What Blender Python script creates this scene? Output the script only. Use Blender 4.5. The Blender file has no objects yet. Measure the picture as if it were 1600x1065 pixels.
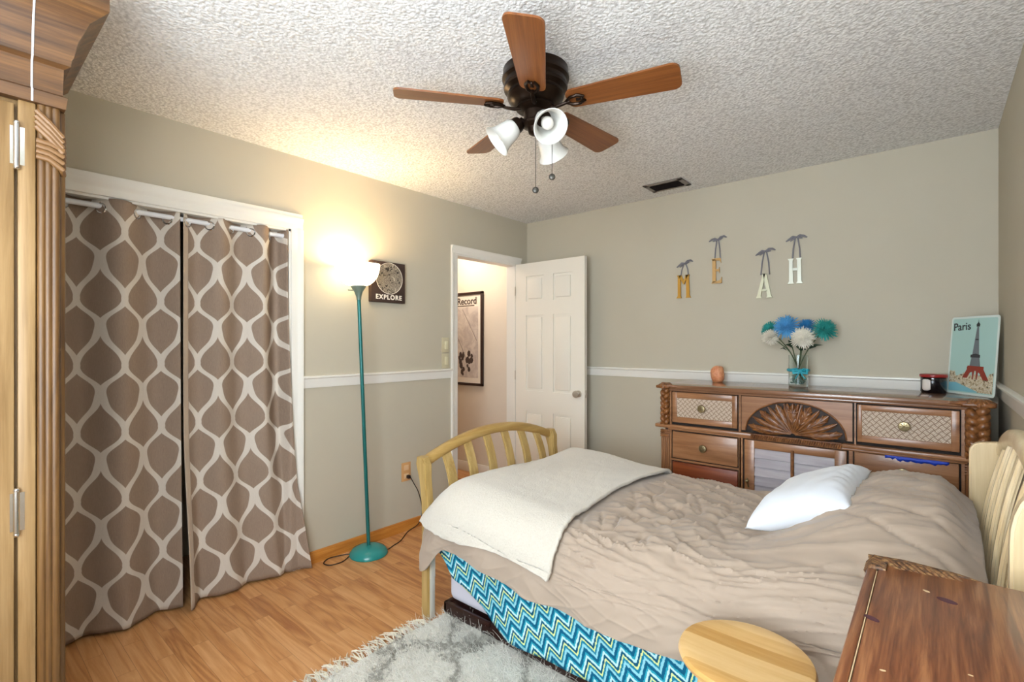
import bpy, bmesh, math, random
from mathutils import Vector, Matrix, noise
PI = math.pi
random.seed(7)
scn = bpy.context.scene
COL = scn.collection
def R(d): return math.radians(d)
def lin(c):
    c = c.lstrip('#'); o = []
    for i in (0, 2, 4):
        v = int(c[i:i+2], 16) / 255
        o.append(v / 12.92 if v <= .04045 else ((v + .055) / 1.055) ** 2.4)
    return tuple(o) + (1.0,)

# ------------------------------------------------------------------ camera, world, lights, exposure
LW, BW, RW, FW, CH = -2.864, 3.551, .25, -.80, 2.44        # left, back, right, front wall planes, ceiling height
cam = bpy.data.cameras.new('camera'); camo = bpy.data.objects.new('camera', cam); COL.objects.link(camo)
camo.location = (0, 0, 1.334); camo.rotation_euler = (R(90), 0, R(40.64))
cam.sensor_width = 36; cam.lens = 36 * 769 / 1600; cam.shift_y = 3.5 / 1600; cam.clip_start = .02
scn.camera = camo
scn.view_settings.view_transform = 'Standard'; scn.view_settings.look = 'None'
scn.view_settings.gamma = 1; scn.view_settings.use_curve_mapping = False
scn.view_settings.exposure = 0.85
w = bpy.data.worlds.new('world'); scn.world = w; w.use_nodes = True
w.node_tree.nodes['Background'].inputs[0].default_value = (.75, .87, 1, 1)
w.node_tree.nodes['Background'].inputs[1].default_value = 1.0
def light(name, kind, loc, energy, color=(1, 1, 1), rot=(0, 0, 0), size=None, size_y=None, radius=None):
    l = bpy.data.lights.new(name, kind); o = bpy.data.objects.new(name, l); COL.objects.link(o)
    o.location = loc; o.rotation_euler = rot; l.energy = energy; l.color = color
    if size: l.shape = 'RECTANGLE'; l.size = size; l.size_y = size_y or size
    if radius is not None: l.shadow_soft_size = radius
    return o
# added daylight from an unseen front-wall window, tilted up to brighten the ceiling
light('added_front_daylight', 'AREA', (-.48, FW + .03, 1.50), 52, (.80, .91, 1.0), (R(112), 0, 0), 1.25, 1.55)
# second added daylight, at an unseen side window, to brighten left wall and curtains
light('added_side_daylight', 'AREA', (RW - .03, -.44, 1.55), 20, (.86, .94, 1.0), (R(90), 0, R(90)), .60, 1.3)
light('hallway_ceiling_light', 'POINT', (-3.62, 3.12, 2.25), 12, (1, .83, .66), radius=.10)
# (the floor lamp's own light is made with the lamp)

# ------------------------------------------------------------------ materials
def mat(name, color, rough=.5, metal=0, spec=.5, **kw):
    m = bpy.data.materials.new(name); m.use_nodes = True
    b = m.node_tree.nodes['Principled BSDF']
    b.inputs['Base Color'].default_value = lin(color) if isinstance(color, str) else color
    b.inputs['Roughness'].default_value = rough; b.inputs['Metallic'].default_value = metal
    b.inputs['Specular IOR Level'].default_value = spec
    for k, v in kw.items(): b.inputs[k].default_value = v
    return m
class NT:
    def __init__(s, m): s.m = m; s.t = m.node_tree; s.b = s.t.nodes['Principled BSDF']
    def n(s, typ, **kw):
        x = s.t.nodes.new(typ)
        for k, v in kw.items(): setattr(x, k, v)
        return x
    def l(s, a, b): s.t.links.new(a, b)
    def val(s, sock, v):
        if hasattr(v, 'links') or isinstance(v, bpy.types.NodeSocket): s.l(v, sock)
        else: sock.default_value = v
    def math(s, op, a, b=0.0, c=None):
        x = s.n('ShaderNodeMath', operation=op); s.val(x.inputs[0], a); s.val(x.inputs[1], b)
        if c is not None: s.val(x.inputs[2], c)
        return x.outputs[0]
    def coord(s, kind='Object', scale=(1, 1, 1), rot=(0, 0, 0), loc=(0, 0, 0)):
        c = s.n('ShaderNodeTexCoord'); mp = s.n('ShaderNodeMapping')
        mp.inputs['Scale'].default_value = scale; mp.inputs['Rotation'].default_value = rot; mp.inputs['Location'].default_value = loc
        s.l(c.outputs[kind], mp.inputs[0]); return mp.outputs[0]
    def noise(s, vec, scale, detail=4, rough=.55, dist=0):
        x = s.n('ShaderNodeTexNoise'); s.l(vec, x.inputs['Vector'])
        x.inputs['Scale'].default_value = scale; x.inputs['Detail'].default_value = detail
        x.inputs['Roughness'].default_value = rough; x.inputs['Distortion'].default_value = dist
        return x.outputs['Fac']
    def ramp(s, fac, stops, interp='LINEAR'):
        x = s.n('ShaderNodeValToRGB'); x.color_ramp.interpolation = interp
        e = x.color_ramp.elements
        while len(e) < len(stops): e.new(.5)
        for i, (p, c) in enumerate(stops):
            e[i].position = p; e[i].color = lin(c) if isinstance(c, str) else c
        s.l(fac, x.inputs[0]); return x.outputs[0]
    def mix(s, fac, a, b, mode='MIX'):
        x = s.n('ShaderNodeMix', data_type='RGBA', blend_type=mode)
        s.val(x.inputs[0], fac)
        for i, v in ((6, a), (7, b)):
            if isinstance(v, str): x.inputs[i].default_value = lin(v)
            else: s.val(x.inputs[i], v)
        return x.outputs[2]
    def color(s, c): s.l(c, s.b.inputs['Base Color'])
    def bump(s, h, strength=.3, dist=.01):
        x = s.n('ShaderNodeBump'); x.inputs['Strength'].default_value = strength; x.inputs['Distance'].default_value = dist
        s.l(h, x.inputs['Height']); s.l(x.outputs[0], s.b.inputs['Normal'])
def wood(name, c1, c2, c3, axis='X', scale=1.0, rough=.4, contrast=1.0, bump=.12, coat=0.0):
    m = mat(name, c2, rough); t = NT(m)
    st = {'X': (1, 14, 14), 'Y': (14, 1, 14), 'Z': (14, 14, 1)}[axis]
    v = t.coord('Object', tuple(a * scale for a in st))
    n1 = t.noise(v, 1.6, 5, .6, .6)
    v2 = t.coord('Object', tuple(a * scale * (5 if a > 1 else 2) for a in st))
    n2 = t.noise(v2, 2.2, 3, .6)
    f = t.math('ADD', t.math('MULTIPLY', n1, .75), t.math('MULTIPLY', n2, .25))
    a = .5 - .16 / contrast; b = .5 + .16 / contrast
    t.color(t.ramp(f, [(a, c1), (.5, c2), (b, c3)]))
    if bump: t.bump(n2, bump, .002)
    if coat: t.b.inputs['Coat Weight'].default_value = coat; t.b.inputs['Coat Roughness'].default_value = .15
    return m
M = {}
def wall_paint(name, c):
    m = mat(name, c, .75, spec=.25); t = NT(m)
    v = t.coord('Object'); n = t.noise(v, 160, 3, .6); n2 = t.noise(v, 3, 2)
    t.color(t.mix(t.math('MULTIPLY', n2, .25), c, '#a9a38f'))
    t.bump(n, .10, .002); return m
M['wall'] = wall_paint('wall_paint_greige', '#c2b9a6')
M['hall'] = wall_paint('hall_paint_cream', '#e2d6c6')
m = M['ceil'] = mat('popcorn_ceiling', '#dcdad6', .9, spec=.1); t = NT(m)
v = t.coord('Object'); vo = t.n('ShaderNodeTexVoronoi'); t.l(v, vo.inputs['Vector']); vo.inputs['Scale'].default_value = 75
nz = t.noise(v, 95, 3, .6)
hh = t.math('ADD', t.math('MULTIPLY', t.math('SUBTRACT', 1, vo.outputs['Distance']), .6), nz)
t.color(t.ramp(hh, [(.55, '#d3d1ce'), (.98, '#f5f4f2')])); t.bump(hh, .9, .006)
M['trim'] = mat('white_trim_paint', '#e9e5dc', .35)
M['door'] = mat('door_white_paint', '#ebe5d8', .38)
m = M['floor'] = mat('oak_laminate', '#c8874a', .33); t = NT(m)
v = t.coord('Object')
br = t.n('ShaderNodeTexBrick'); t.l(v, br.inputs['Vector'])
br.offset = .37; br.inputs['Scale'].default_value = 1; br.inputs['Brick Width'].default_value = .62; br.inputs['Row Height'].default_value = .066
br.inputs['Mortar Size'].default_value = .0007; br.inputs['Mortar Smooth'].default_value = .1; br.inputs['Bias'].default_value = 0
br.inputs['Color1'].default_value = (0, 0, 0, 1); br.inputs['Color2'].default_value = (1, 1, 1, 1); br.inputs['Mortar'].default_value = (.5, .5, .5, 1)
sep = t.n('ShaderNodeSeparateColor'); t.l(br.outputs['Color'], sep.inputs[0]); pid = sep.outputs[0]
sx = t.n('ShaderNodeSeparateXYZ'); t.l(v, sx.inputs[0])
cb = t.n('ShaderNodeCombineXYZ'); t.l(t.math('MULTIPLY', sx.outputs[0], 1.5), cb.inputs[0]); t.l(t.math('MULTIPLY', sx.outputs[1], 16), cb.inputs[1]); t.l(t.math('MULTIPLY', pid, 37), cb.inputs[2])
g1 = t.noise(cb.outputs[0], 1.0, 2, .5, .4)
ring = t.math('PINGPONG', t.math('MULTIPLY', g1, 9), 1.0)
cb2 = t.n('ShaderNodeCombineXYZ'); t.l(t.math('MULTIPLY', sx.outputs[0], 14), cb2.inputs[0]); t.l(t.math('MULTIPLY', sx.outputs[1], 260), cb2.inputs[1]); t.l(t.math('MULTIPLY', pid, 11), cb2.inputs[2])
g2 = t.noise(cb2.outputs[0], 1.0, 3, .6)
fac = t.math('ADD', t.math('ADD', t.math('MULTIPLY', ring, .34), t.math('MULTIPLY', g2, .36)), t.math('MULTIPLY', pid, .32))
base = t.ramp(fac, [(.17, '#a5673a'), (.48, '#c88d55'), (.84, '#dba571')])
t.color(t.mix(t.math('MULTIPLY', br.outputs['Fac'], .6), base, '#6b3d18'))
t.bump(g2, .05, .001)
M['baseboard'] = wood('oak_baseboard', '#a86426', '#bd7830', '#cf8d42', 'Y', 1.5, .4)
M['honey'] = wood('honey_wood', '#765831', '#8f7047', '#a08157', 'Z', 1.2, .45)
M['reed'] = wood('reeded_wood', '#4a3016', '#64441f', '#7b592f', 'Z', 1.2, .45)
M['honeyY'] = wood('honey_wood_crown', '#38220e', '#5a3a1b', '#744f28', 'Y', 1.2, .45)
M['rope'] = mat('rattan_wrap', '#7a5630', .5)
M['dark'] = mat('dark_gap', '#1a0f08', .8)
M['dresser'] = wood('dresser_wood', '#7c5231', '#966642', '#ab7a54', 'X', 1.0, .36, coat=.25)
M['dresserZ'] = wood('dresser_wood_upright', '#6c4425', '#865938', '#9c6e4a', 'Z', 1.0, .36, coat=.25)
M['dtop'] = wood('dresser_top_wood', '#6b4830', '#80583e', '#93694c', 'X', 1.0, .22, coat=.5)
M['carve'] = mat('carved_wood', '#7a4620', .33); t = NT(M['carve'])
t.color(t.ramp(t.noise(t.coord('Object'), 40, 3), [(.3, '#5c3216'), (.7, '#986234')]))
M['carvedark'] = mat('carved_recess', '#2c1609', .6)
m = M['weathered'] = mat('weathered_carving', '#6b4a2a', .5); t = NT(m)
t.color(t.ramp(t.noise(t.coord('Object', (1, 2.2, 1)), 75, 4, .7), [(.38, '#2c1c12'), (.52, '#6f4a2b'), (.68, '#9a7a4e')]))
M['knot'] = mat('dark_wood_knot', '#4a2030', .4); M['worn'] = mat('worn_bare_wood', '#cdb28a', .6)
M['red'] = wood('red_stained_wood', '#6a2c12', '#86401e', '#9a5228', 'X', 1.0, .4)
M['chest'] = wood('chest_pine', '#5e2d13', '#7e4726', '#9c663e', 'Y', 2.0, .36, 1.45, coat=.3)
M['maple'] = wood('bed_maple', '#a08049', '#b4965c', '#c3a670', 'Z', 1.0, .36)
M['mapley'] = wood('bed_maple_rail', '#a07d44', '#b59254', '#c4a368', 'Y', 1.0, .36)
M['birch'] = wood('head_maple', '#d3b78a', '#e0c79c', '#ead5b0', 'Z', .8, .3, coat=.3)
M['espressored'] = mat('maroon_board', '#4a1712', .4)
M['espresso'] = mat('espresso_wood', '#2e1610', .4)
m = M['stool'] = mat('stool_birch', '#d2a75f', .36); t = NT(m)
v = t.coord('Object', rot=(0, 0, R(0))); sx = t.n('ShaderNodeSeparateXYZ'); t.l(v, sx.inputs[0])
st = t.math('FLOOR', t.math('MULTIPLY', t.math('ADD', sx.outputs[1], .2), 20))
wn = t.n('ShaderNodeTexWhiteNoise', noise_dimensions='1D'); t.l(st, wn.inputs['W'])
gr = t.noise(t.coord('Object', (6, 60, 6)), 1.0, 4, .6, .6)
t.color(t.ramp(t.math('ADD', t.math('MULTIPLY', wn.outputs['Value'], .5), t.math('MULTIPLY', gr, .5)), [(.2, '#b98a48'), (.5, '#cfa568'), (.8, '#dcb880')]))
M['bronze'] = mat('oil_rubbed_bronze', '#2a1d14', .32, .75)
M['nickel'] = mat('satin_nickel', '#cfc8bc', .3, .75)
M['chrome'] = mat('polished_steel', '#d5d5d5', .15, 1)
M['pewter'] = mat('antique_brass', '#9a8a68', .35, .9)
M['bladeR'] = wood('fan_blade_cherry', '#63361a', '#7c4822', '#92592c', 'X', 1.2, .3)
M['frost'] = mat('frosted_glass', '#f1efe8', .25, **{'Subsurface Weight': .0, 'Transmission Weight': .25})
M['bulb'] = mat('bulb_glass', '#ded9d0', .1)
M['teal'] = mat('teal_metal', '#1b6a66', .3, .25); M['tealbase'] = mat('teal_enamel', '#2f8d89', .22)
M['rubber'] = mat('black_rubber', '#201512', .5)
M['ivory'] = mat('ivory_plastic', '#d8cfae', .4); M['ivory2'] = mat('ivory_plate', '#c6bb9c', .4)
M['peach'] = mat('outlet_plate', '#d3a069', .4); M['peach2'] = mat('outlet_face', '#e0bb90', .4)
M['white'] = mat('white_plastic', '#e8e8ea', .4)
def fabric(name, c, c2, scale=900, bump=.2, rough=.9):
    m = mat(name, c, rough, spec=.15); t = NT(m)
    v = t.coord('Object'); n = t.noise(v, scale, 2); n2 = t.noise(v, 9, 3)
    t.color(t.mix(n2, c, c2)); t.bump(n, bump, .002)
    t.b.inputs['Sheen Weight'].default_value = .25
    return m
M['duvet'] = fabric('taupe_comforter', '#a39180', '#b09e8d', 700, .15, .75)
M['pillow'] = fabric('white_pillowcase', '#dadee5', '#e2e5ea', 700, .15)
M['mattress'] = fabric('white_mattress', '#d6d3e0', '#dedce6', 500)
M['sherpa'] = mat('sherpa_fleece', '#e3ddd0', .95, spec=.05); t = NT(M['sherpa'])
v = t.coord('Object'); n = t.noise(v, 130, 4, .7); t.color(t.mix(n, '#c9c0b0', '#dcd5c8')); t.bump(n, .8, .006)
t.b.inputs['Sheen Weight'].default_value = .5
# trellis curtain cloth
m = M['curtain'] = mat('trellis_curtain', '#85705c', .7, spec=.2); t = NT(m)
uv = t.n('ShaderNodeTexCoord').outputs['UV']; s2 = t.n('ShaderNodeSeparateXYZ'); t.l(uv, s2.inputs[0]); U, Vv = s2.outputs[0], s2.outputs[1]
ph = t.math('MULTIPLY', Vv, 2 * PI / .308)
a1 = t.math('ADD', t.math('COSINE', ph), t.math('MULTIPLY', t.math('COSINE', t.math('MULTIPLY', ph, 3)), -.06))
a1 = t.math('MULTIPLY', t.math('ADD', a1, t.math('MULTIPLY', t.math('COSINE', t.math('ADD', t.math('MULTIPLY', ph, 2), .9)), .14)), .0405)
Wd = .168
def dist(shift, sgn):
    k = t.math('ADD', U, t.math('MULTIPLY', a1, sgn)); k = t.math('ADD', k, shift)
    return t.math('ABSOLUTE', t.math('SUBTRACT', t.math('MODULO', t.math('ADD', k, Wd * 40 + Wd / 2), Wd), Wd / 2))
d = t.math('MINIMUM', dist(0, 1.0), dist(Wd / 2, -1.0))
lm = t.n('ShaderNodeMapRange'); t.l(d, lm.inputs[0])
lm.inputs[1].default_value = .0128; lm.inputs[2].default_value = .0148; lm.inputs[3].default_value = 1; lm.inputs[4].default_value = 0
crk = t.noise(t.coord('UV', (420, 45, 1)), 1.0, 3, .6, 1.2)
g0 = t.mix(crk, '#877363', '#a5907e'); l0 = t.mix(crk, '#cfc5b8', '#ddd4c8')
t.color(t.mix(lm.outputs[0], g0, l0)); t.bump(crk, .35, .003)
M['hem'] = fabric('curtain_hem', '#b3a08c', '#c2b09c', 500)
# chevron sheet
m = M['chevron'] = mat('chevron_sheet', '#2f93a8', .8, spec=.2); t = NT(m)
uv = t.n('ShaderNodeTexCoord').outputs['UV']; s2 = t.n('ShaderNodeSeparateXYZ'); t.l(uv, s2.inputs[0]); U, Vv = s2.outputs[0], s2.outputs[1]
jit = t.math('MULTIPLY', t.math('SUBTRACT', t.noise(t.coord('UV', (150, 14, 1)), 1, 2), .5), .016)
tri = t.math('MULTIPLY', t.math('PINGPONG', t.math('MULTIPLY', U, 1 / .046), 1.0), .052)
vv = t.math('ADD', t.math('ADD', Vv, tri), jit)
fr = t.math('MODULO', t.math('ADD', t.math('MULTIPLY', vv, 1 / .088), 40), 1.0)
t.color(t.ramp(fr, [(0, '#0d5f80'), (.20, '#8fd0dc'), (.36, '#1a7f9c'), (.50, '#d6e59c'), (.60, '#0a5674'), (.74, '#bfe6ea'), (.88, '#2a9fb4')], 'CONSTANT'))
# shag rug
m = M['rug'] = mat('shag_rug', '#dcd7cc', .95, spec=.05); t = NT(m)
v = t.coord('Object'); s2 = t.n('ShaderNodeSeparateXYZ'); t.l(v, s2.inputs[0])
wob = t.noise(v, 7, 3); wx = t.math('MULTIPLY', t.math('SUBTRACT', wob, .5), .42)
wy = t.math('MULTIPLY', t.math('SUBTRACT', t.noise(t.coord('Object', loc=(5, 3, 0)), 6, 3), .5), .30)
p1 = t.math('PINGPONG', t.math('ADD', t.math('ADD', s2.outputs[0], s2.outputs[1]), t.math('ADD', wx, 9)), .21)
p2 = t.math('PINGPONG', t.math('ADD', t.math('SUBTRACT', s2.outputs[0], s2.outputs[1]), t.math('ADD', wy, 9)), .21)
pm = t.math('MINIMUM', p1, p2); fine = t.noise(v, 150, 4, .7)
k = t.math('ADD', pm, t.math('MULTIPLY', t.math('SUBTRACT', t.noise(v, 38, 3, .7), .5), .20))
pc = t.ramp(k, [(.005, '#aaa69c'), (.045, '#ece8de')])
t.color(t.mix(t.math('MULTIPLY', fine, .15), pc, '#cfccc3')); t.bump(fine, .6, .008)
M['fringe'] = mat('cotton_fringe', '#e6ddc8', .9)
# woven panel
m = M['weave'] = mat('woven_rattan', '#a58a70', .5); t = NT(m)
v = t.coord('Object', rot=(0, R(45), 0)); s2 = t.n('ShaderNodeSeparateXYZ'); t.l(v, s2.inputs[0])
cell = .0205
cx_ = t.math('MULTIPLY', s2.outputs[0], 1 / cell); cz_ = t.math('MULTIPLY', s2.outputs[2], 1 / cell)
par = t.math('MODULO', t.math('ADD', t.math('ADD', t.math('FLOOR', cx_), t.math('FLOOR', cz_)), 400), 2)
fx = t.math('FRACT', t.math('ADD', cx_, 400)); fz = t.math('FRACT', t.math('ADD', cz_, 400))
mx = t.n('ShaderNodeMix'); t.l(par, mx.inputs[0]); t.l(fx, mx.inputs[2]); t.l(fz, mx.inputs[3]); along = mx.outputs[0]
mx2 = t.n('ShaderNodeMix'); t.l(par, mx2.inputs[0]); t.l(fz, mx2.inputs[2]); t.l(fx, mx2.inputs[3]); cross = mx2.outputs[0]
dome = t.math('POWER', t.math('MAXIMUM', t.math('SINE', t.math('MULTIPLY', along, PI)), .001), .35)
strand = t.math('POWER', t.math('MAXIMUM', t.math('ABSOLUTE', t.math('SINE', t.math('MULTIPLY', cross, PI * 3))), .001), .5)
h = t.math('MULTIPLY', dome, t.math('ADD', t.math('MULTIPLY', strand, .55), .45))
t.color(t.ramp(h, [(.25, '#5f4531'), (.55, '#a18670'), (.95, '#cdb9a4')])); t.bump(h, .6, .003)
M['louver'] = wood('grey_louver', '#8d8288', '#a0969a', '#b0a6a8', 'X', 1, .35)
M['tape'] = mat('blue_tape', '#1c3fb8', .5)
M['salt'] = mat('salt_crystal', '#d58a5c', .35, **{'Subsurface Weight': .3}); t = NT(M['salt'])
n = t.noise(t.coord('Object'), 45, 4, .7); t.color(t.ramp(n, [(.3, '#c06e42'), (.7, '#e6a97e')])); t.bump(n, .6, .01)
M['glass'] = mat('clear_glass', '#f4fbfb', .03, **{'Transmission Weight': 1.0, 'IOR': 1.3})
M['pane'] = mat('window_glass', '#ffffff', .0, **{'Transmission Weight': 1.0, 'IOR': 1.02})
M['stones'] = mat('aqua_glass_gems', '#9fbdb6', .2, **{'Transmission Weight': .4})
M['bow'] = mat('turquoise_ribbon', '#2aa3b4', .45)
M['fblue'] = mat('blue_petals', '#2f7fb5', .7); M['fteal'] = mat('teal_petals', '#2c9a92', .7); M['fwhite'] = mat('white_petals', '#f0eadb', .7)
M['chainknob'] = mat('dark_nickel', '#55524c', .4, .6)
M['fblue2'] = mat('light_blue_petals', '#5aa5d8', .7)
M['stem'] = mat('green_stem', '#4d5a3c', .7); M['leaf'] = mat('dark_leaf', '#1e3a22', .7)
M['jar'] = mat('black_jar_glass', '#0c0a10', .08, **{'Coat Weight': .6}); M['jarlid'] = mat('red_lid', '#8f1f1c', .35); M['label'] = mat('jar_label', '#d9cfc6', .6)
M['goldletter'] = mat('gold_letter', '#c9973f', .35, .3); M['goldletter2'] = mat('tan_letter', '#c9a066', .4, .2)
M['cream'] = mat('cream_letter', '#d8d6ba', .35, .15); M['silver'] = mat('pale_letter', '#e6e8da', .3, .15); M['ribbon'] = mat('grey_ribbon', '#77747a', .6)
M['sky'] = mat('print_sky', '#a9cbc4', .3); M['printedge'] = mat('print_pale_edge', '#d5dfd8', .3)
M['tower'] = mat('tower_grey', '#6d7479', .4); M['towerR'] = mat('tower_rust', '#8e3324', .4); M['ink'] = mat('print_ink', '#2b2c30', .5)
M['city'] = mat('print_city', '#b9a98c', .5); t = NT(M['city'])
n = t.noise(t.coord('Object'), 70, 4, .75); t.color(t.ramp(n, [(.36, '#3e3a34'), (.46, '#b7a27e'), (.58, '#d8d2bd'), (.7, '#8f5a40')]))
M['river'] = mat('print_river', '#7fb9c4', .35)
M['canvas'] = mat('canvas_brown', '#3d2b24', .8); M['canvasside'] = mat('canvas_edge', '#6e5848', .8)
M['globe'] = mat('globe_print', '#8f8478', .8); t = NT(M['globe'])
n = t.noise(t.coord('Object'), 42, 5, .7, .8); t.color(t.ramp(n, [(.40, '#2f2722'), (.47, '#a69a88'), (.55, '#6c6056'), (.62, '#b9ad9a')], 'EASE'))
M['lettering'] = mat('white_lettering', '#eee6da', .6)
M['frame'] = mat('dark_brown_frame', '#33211c', .35); M['paper'] = mat('poster_paper', '#e9e0d4', .5); M['photo'] = mat('poster_photo', '#cfc4bd', .5)
t = NT(M['photo']); n = t.noise(t.coord('Object', (4, 4, 4), (0, R(35), 0)), 2.2, 4, .6, 1.0); t.color(t.ramp(n, [(.35, '#b8aca8'), (.6, '#d6ccc4')]))
M['smudge'] = mat('poster_dark_shapes', '#4a3d3a', .6); M['greyline'] = mat('poster_grey_lines', '#8a7d78', .6)
M['lampglass'] = mat('lamp_shade_glow', '#fff3d8', .3, **{'Emission Color': lin('#ffe8bd'), 'Emission Strength': 3.8})
M['lampcup'] = mat('lamp_cup', '#6f7f76', .35, .3)
M['vent'] = mat('vent_metal', '#8e8781', .45, .3); M['ventdark'] = mat('vent_dark', '#1d1210', .8)
M['hardware'] = mat('bed_bracket', '#d6d2c6', .4, .2)

# ------------------------------------------------------------------ mesh builder
class MB:
    def __init__(s): s.bm = bmesh.new(); s.uv = s.bm.loops.layers.uv.new('UVMap')
    def _add(s, verts, faces, uvs=None):
        vs = [s.bm.verts.new(v) for v in verts]; out = []
        for f in faces:
            try: fc = s.bm.faces.new([vs[i] for i in f])
            except ValueError: continue
            if uvs:
                for lp, i in zip(fc.loops, f): lp[s.uv].uv = uvs[i]
            out.append(fc)
        return vs, out
    def box(s, x0, y0, z0, x1, y1, z1, bev=0, mx=None, seg=2):
        if x0 > x1: x0, x1 = x1, x0
        if y0 > y1: y0, y1 = y1, y0
        if z0 > z1: z0, z1 = z1, z0
        V = [(x0, y0, z0), (x1, y0, z0), (x1, y1, z0), (x0, y1, z0), (x0, y0, z1), (x1, y0, z1), (x1, y1, z1), (x0, y1, z1)]
        vs, fs = s._add(V, [(0, 3, 2, 1), (4, 5, 6, 7), (0, 1, 5, 4), (1, 2, 6, 5), (2, 3, 7, 6), (3, 0, 4, 7)])
        allv = vs
        if bev:
            bev = min(bev, .45 * min(x1 - x0, y1 - y0, z1 - z0))
            es = list({e for f in fs for e in f.edges})
            r = bmesh.ops.bevel(s.bm, geom=es, offset=bev, segments=seg, affect='EDGES', profile=.5)
            allv = list({v for f in r['faces'] for v in f.verts} | {v for v in vs if v.is_valid})
        if mx is not None:
            for v in allv: v.co = mx @ v.co
        return s
    def prism(s, pts, ext):
        ext = Vector(ext); n = len(pts); P = [Vector(p) for p in pts]
        s._add(P + [p + ext for p in P], [tuple(range(n))[::-1], tuple(range(n, 2 * n))] + [(i, (i + 1) % n, n + (i + 1) % n, n + i) for i in range(n)])
        return s
    def tube(s, pts, r, n=10, flat=None, up=None):
        P = [Vector(p) for p in pts]; k = len(P); rs = r if isinstance(r, (list, tuple)) else [r] * k
        V = []; prev = None
        for i in range(k):
            d = (P[min(i + 1, k - 1)] - P[max(i - 1, 0)])
            if d.length < 1e-9: d = Vector((0, 0, 1))
            d.normalize()
            if prev is None:
                a = Vector(up) if up else (Vector((0, 0, 1)) if abs(d.z) < .9 else Vector((1, 0, 0)))
            else: a = prev
            a = (a - d * a.dot(d))
            if a.length < 1e-6: a = d.orthogonal()
            a.normalize(); b = d.cross(a); prev = a
            for j in range(n):
                q = 2 * PI * j / n
                V.append(P[i] + (a * math.cos(q) * (flat if flat else 1) + b * math.sin(q)) * rs[i])
        F = [(i * n + j, i * n + (j + 1) % n, (i + 1) * n + (j + 1) % n, (i + 1) * n + j) for i in range(k - 1) for j in range(n)]
        F += [tuple(range(n))[::-1], tuple(range((k - 1) * n, k * n))]
        s._add(V, F); return s
    def lathe(s, prof, c=(0, 0, 0), n=28, mx=None):
        V = []; k = len(prof); c = Vector(c)
        for (r, z) in prof:
            for j in range(n):
                q = 2 * PI * j / n; p = Vector((max(r, 1e-4) * math.cos(q), max(r, 1e-4) * math.sin(q), z))
                if mx is not None: p = mx @ p
                V.append(p + c)
        F = [(i * n + j, i * n + (j + 1) % n, (i + 1) * n + (j + 1) % n, (i + 1) * n + j) for i in range(k - 1) for j in range(n)]
        if prof[0][0] < 1e-3 or True: F += [tuple(range(n))[::-1], tuple(range((k - 1) * n, k * n))]
        s._add(V, F); return s
    def shell(s, prof, c=(0, 0, 0), n=28, mx=None, th=.003):
        # open lathe with thickness: outer profile then inner profile back
        inner = [(max(r - th, 1e-3), z) for r, z in prof][::-1]
        full = prof + inner
        V = []; c = Vector(c); k = len(full)
        for (r, z) in full:
            for j in range(n):
                q = 2 * PI * j / n; p = Vector((r * math.cos(q), r * math.sin(q), z))
                if mx is not None: p = mx @ p
                V.append(p + c)
        F = [(i * n + j, i * n + (j + 1) % n, ((i + 1) % k) * n + (j + 1) % n, ((i + 1) % k) * n + j) for i in range(k) for j in range(n)]
        s._add(V, F); return s
    def ball(s, c, r, sc=(1, 1, 1), nu=14, nv=9, mx=None):
        c = Vector(c); V = [];
        for i in range(nv + 1):
            a = PI * i / nv
            for j in range(nu):
                q = 2 * PI * j / nu; p = Vector((math.sin(a) * math.cos(q) * sc[0], math.sin(a) * math.sin(q) * sc[1], math.cos(a) * sc[2])) * r
                if mx is not None: p = mx @ p
                V.append(p + c)
        F = [(i * nu + j, i * nu + (j + 1) % nu, (i + 1) * nu + (j + 1) % nu, (i + 1) * nu + j) for i in range(nv) for j in range(nu)]
        vs, _ = s._add(V, F); bmesh.ops.remove_doubles(s.bm, verts=vs, dist=1e-6); return s
    def grid(s, fn, nu, nv, uvf=None):
        V = []; UVs = []
        for i in range(nu + 1):
            for j in range(nv + 1):
                u, v = i / nu, j / nv; V.append(fn(u, v)); UVs.append(uvf(u, v) if uvf else (u, v))
        F = [(i * (nv + 1) + j, (i + 1) * (nv + 1) + j, (i + 1) * (nv + 1) + j + 1, i * (nv + 1) + j + 1) for i in range(nu) for j in range(nv)]
        s._add(V, F, UVs); return s
def finish(name, mb, material, parent=None, smooth=35, thick=0):
    bm = mb.bm; bmesh.ops.recalc_face_normals(bm, faces=bm.faces[:]) if smooth is not None else None
    off = Vector((0, 0, 0))
    q = parent
    while q is not None: off += Vector(q.location); q = q.parent
    for v in bm.verts: v.co -= off
    if smooth:
        ca = R(smooth)
        for f in bm.faces: f.smooth = True
        for e in bm.edges:
            if len(e.link_faces) == 2 and e.calc_face_angle(0) > ca: e.smooth = False
    me = bpy.data.meshes.new(name); bm.to_mesh(me); bm.free()
    o = bpy.data.objects.new(name, me); COL.objects.link(o)
    me.materials.append(M[material] if isinstance(material, str) else material)
    if parent is not None: o.parent = parent
    if thick:
        md = o.modifiers.new('thickness', 'SOLIDIFY'); md.thickness = thick; md.offset = -1
    return o
def thing(name, loc, label, cat, group=None):
    o = bpy.data.objects.new(name, None); COL.objects.link(o); o.location = loc; o.empty_display_size = .05
    o['label'] = label; o['category'] = cat
    if group: o['group'] = group
    return o
def tag(o, label, cat, group=None):
    o['label'] = label; o['category'] = cat
    if group: o['group'] = group
    return o
def struct(name, mb, material, label=None, cat=None, parent=None, smooth=35):
    o = finish(name, mb, material, parent, smooth)
    if parent is None: o['kind'] = 'structure'; o['label'] = label; o['category'] = cat
    return o
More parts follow.
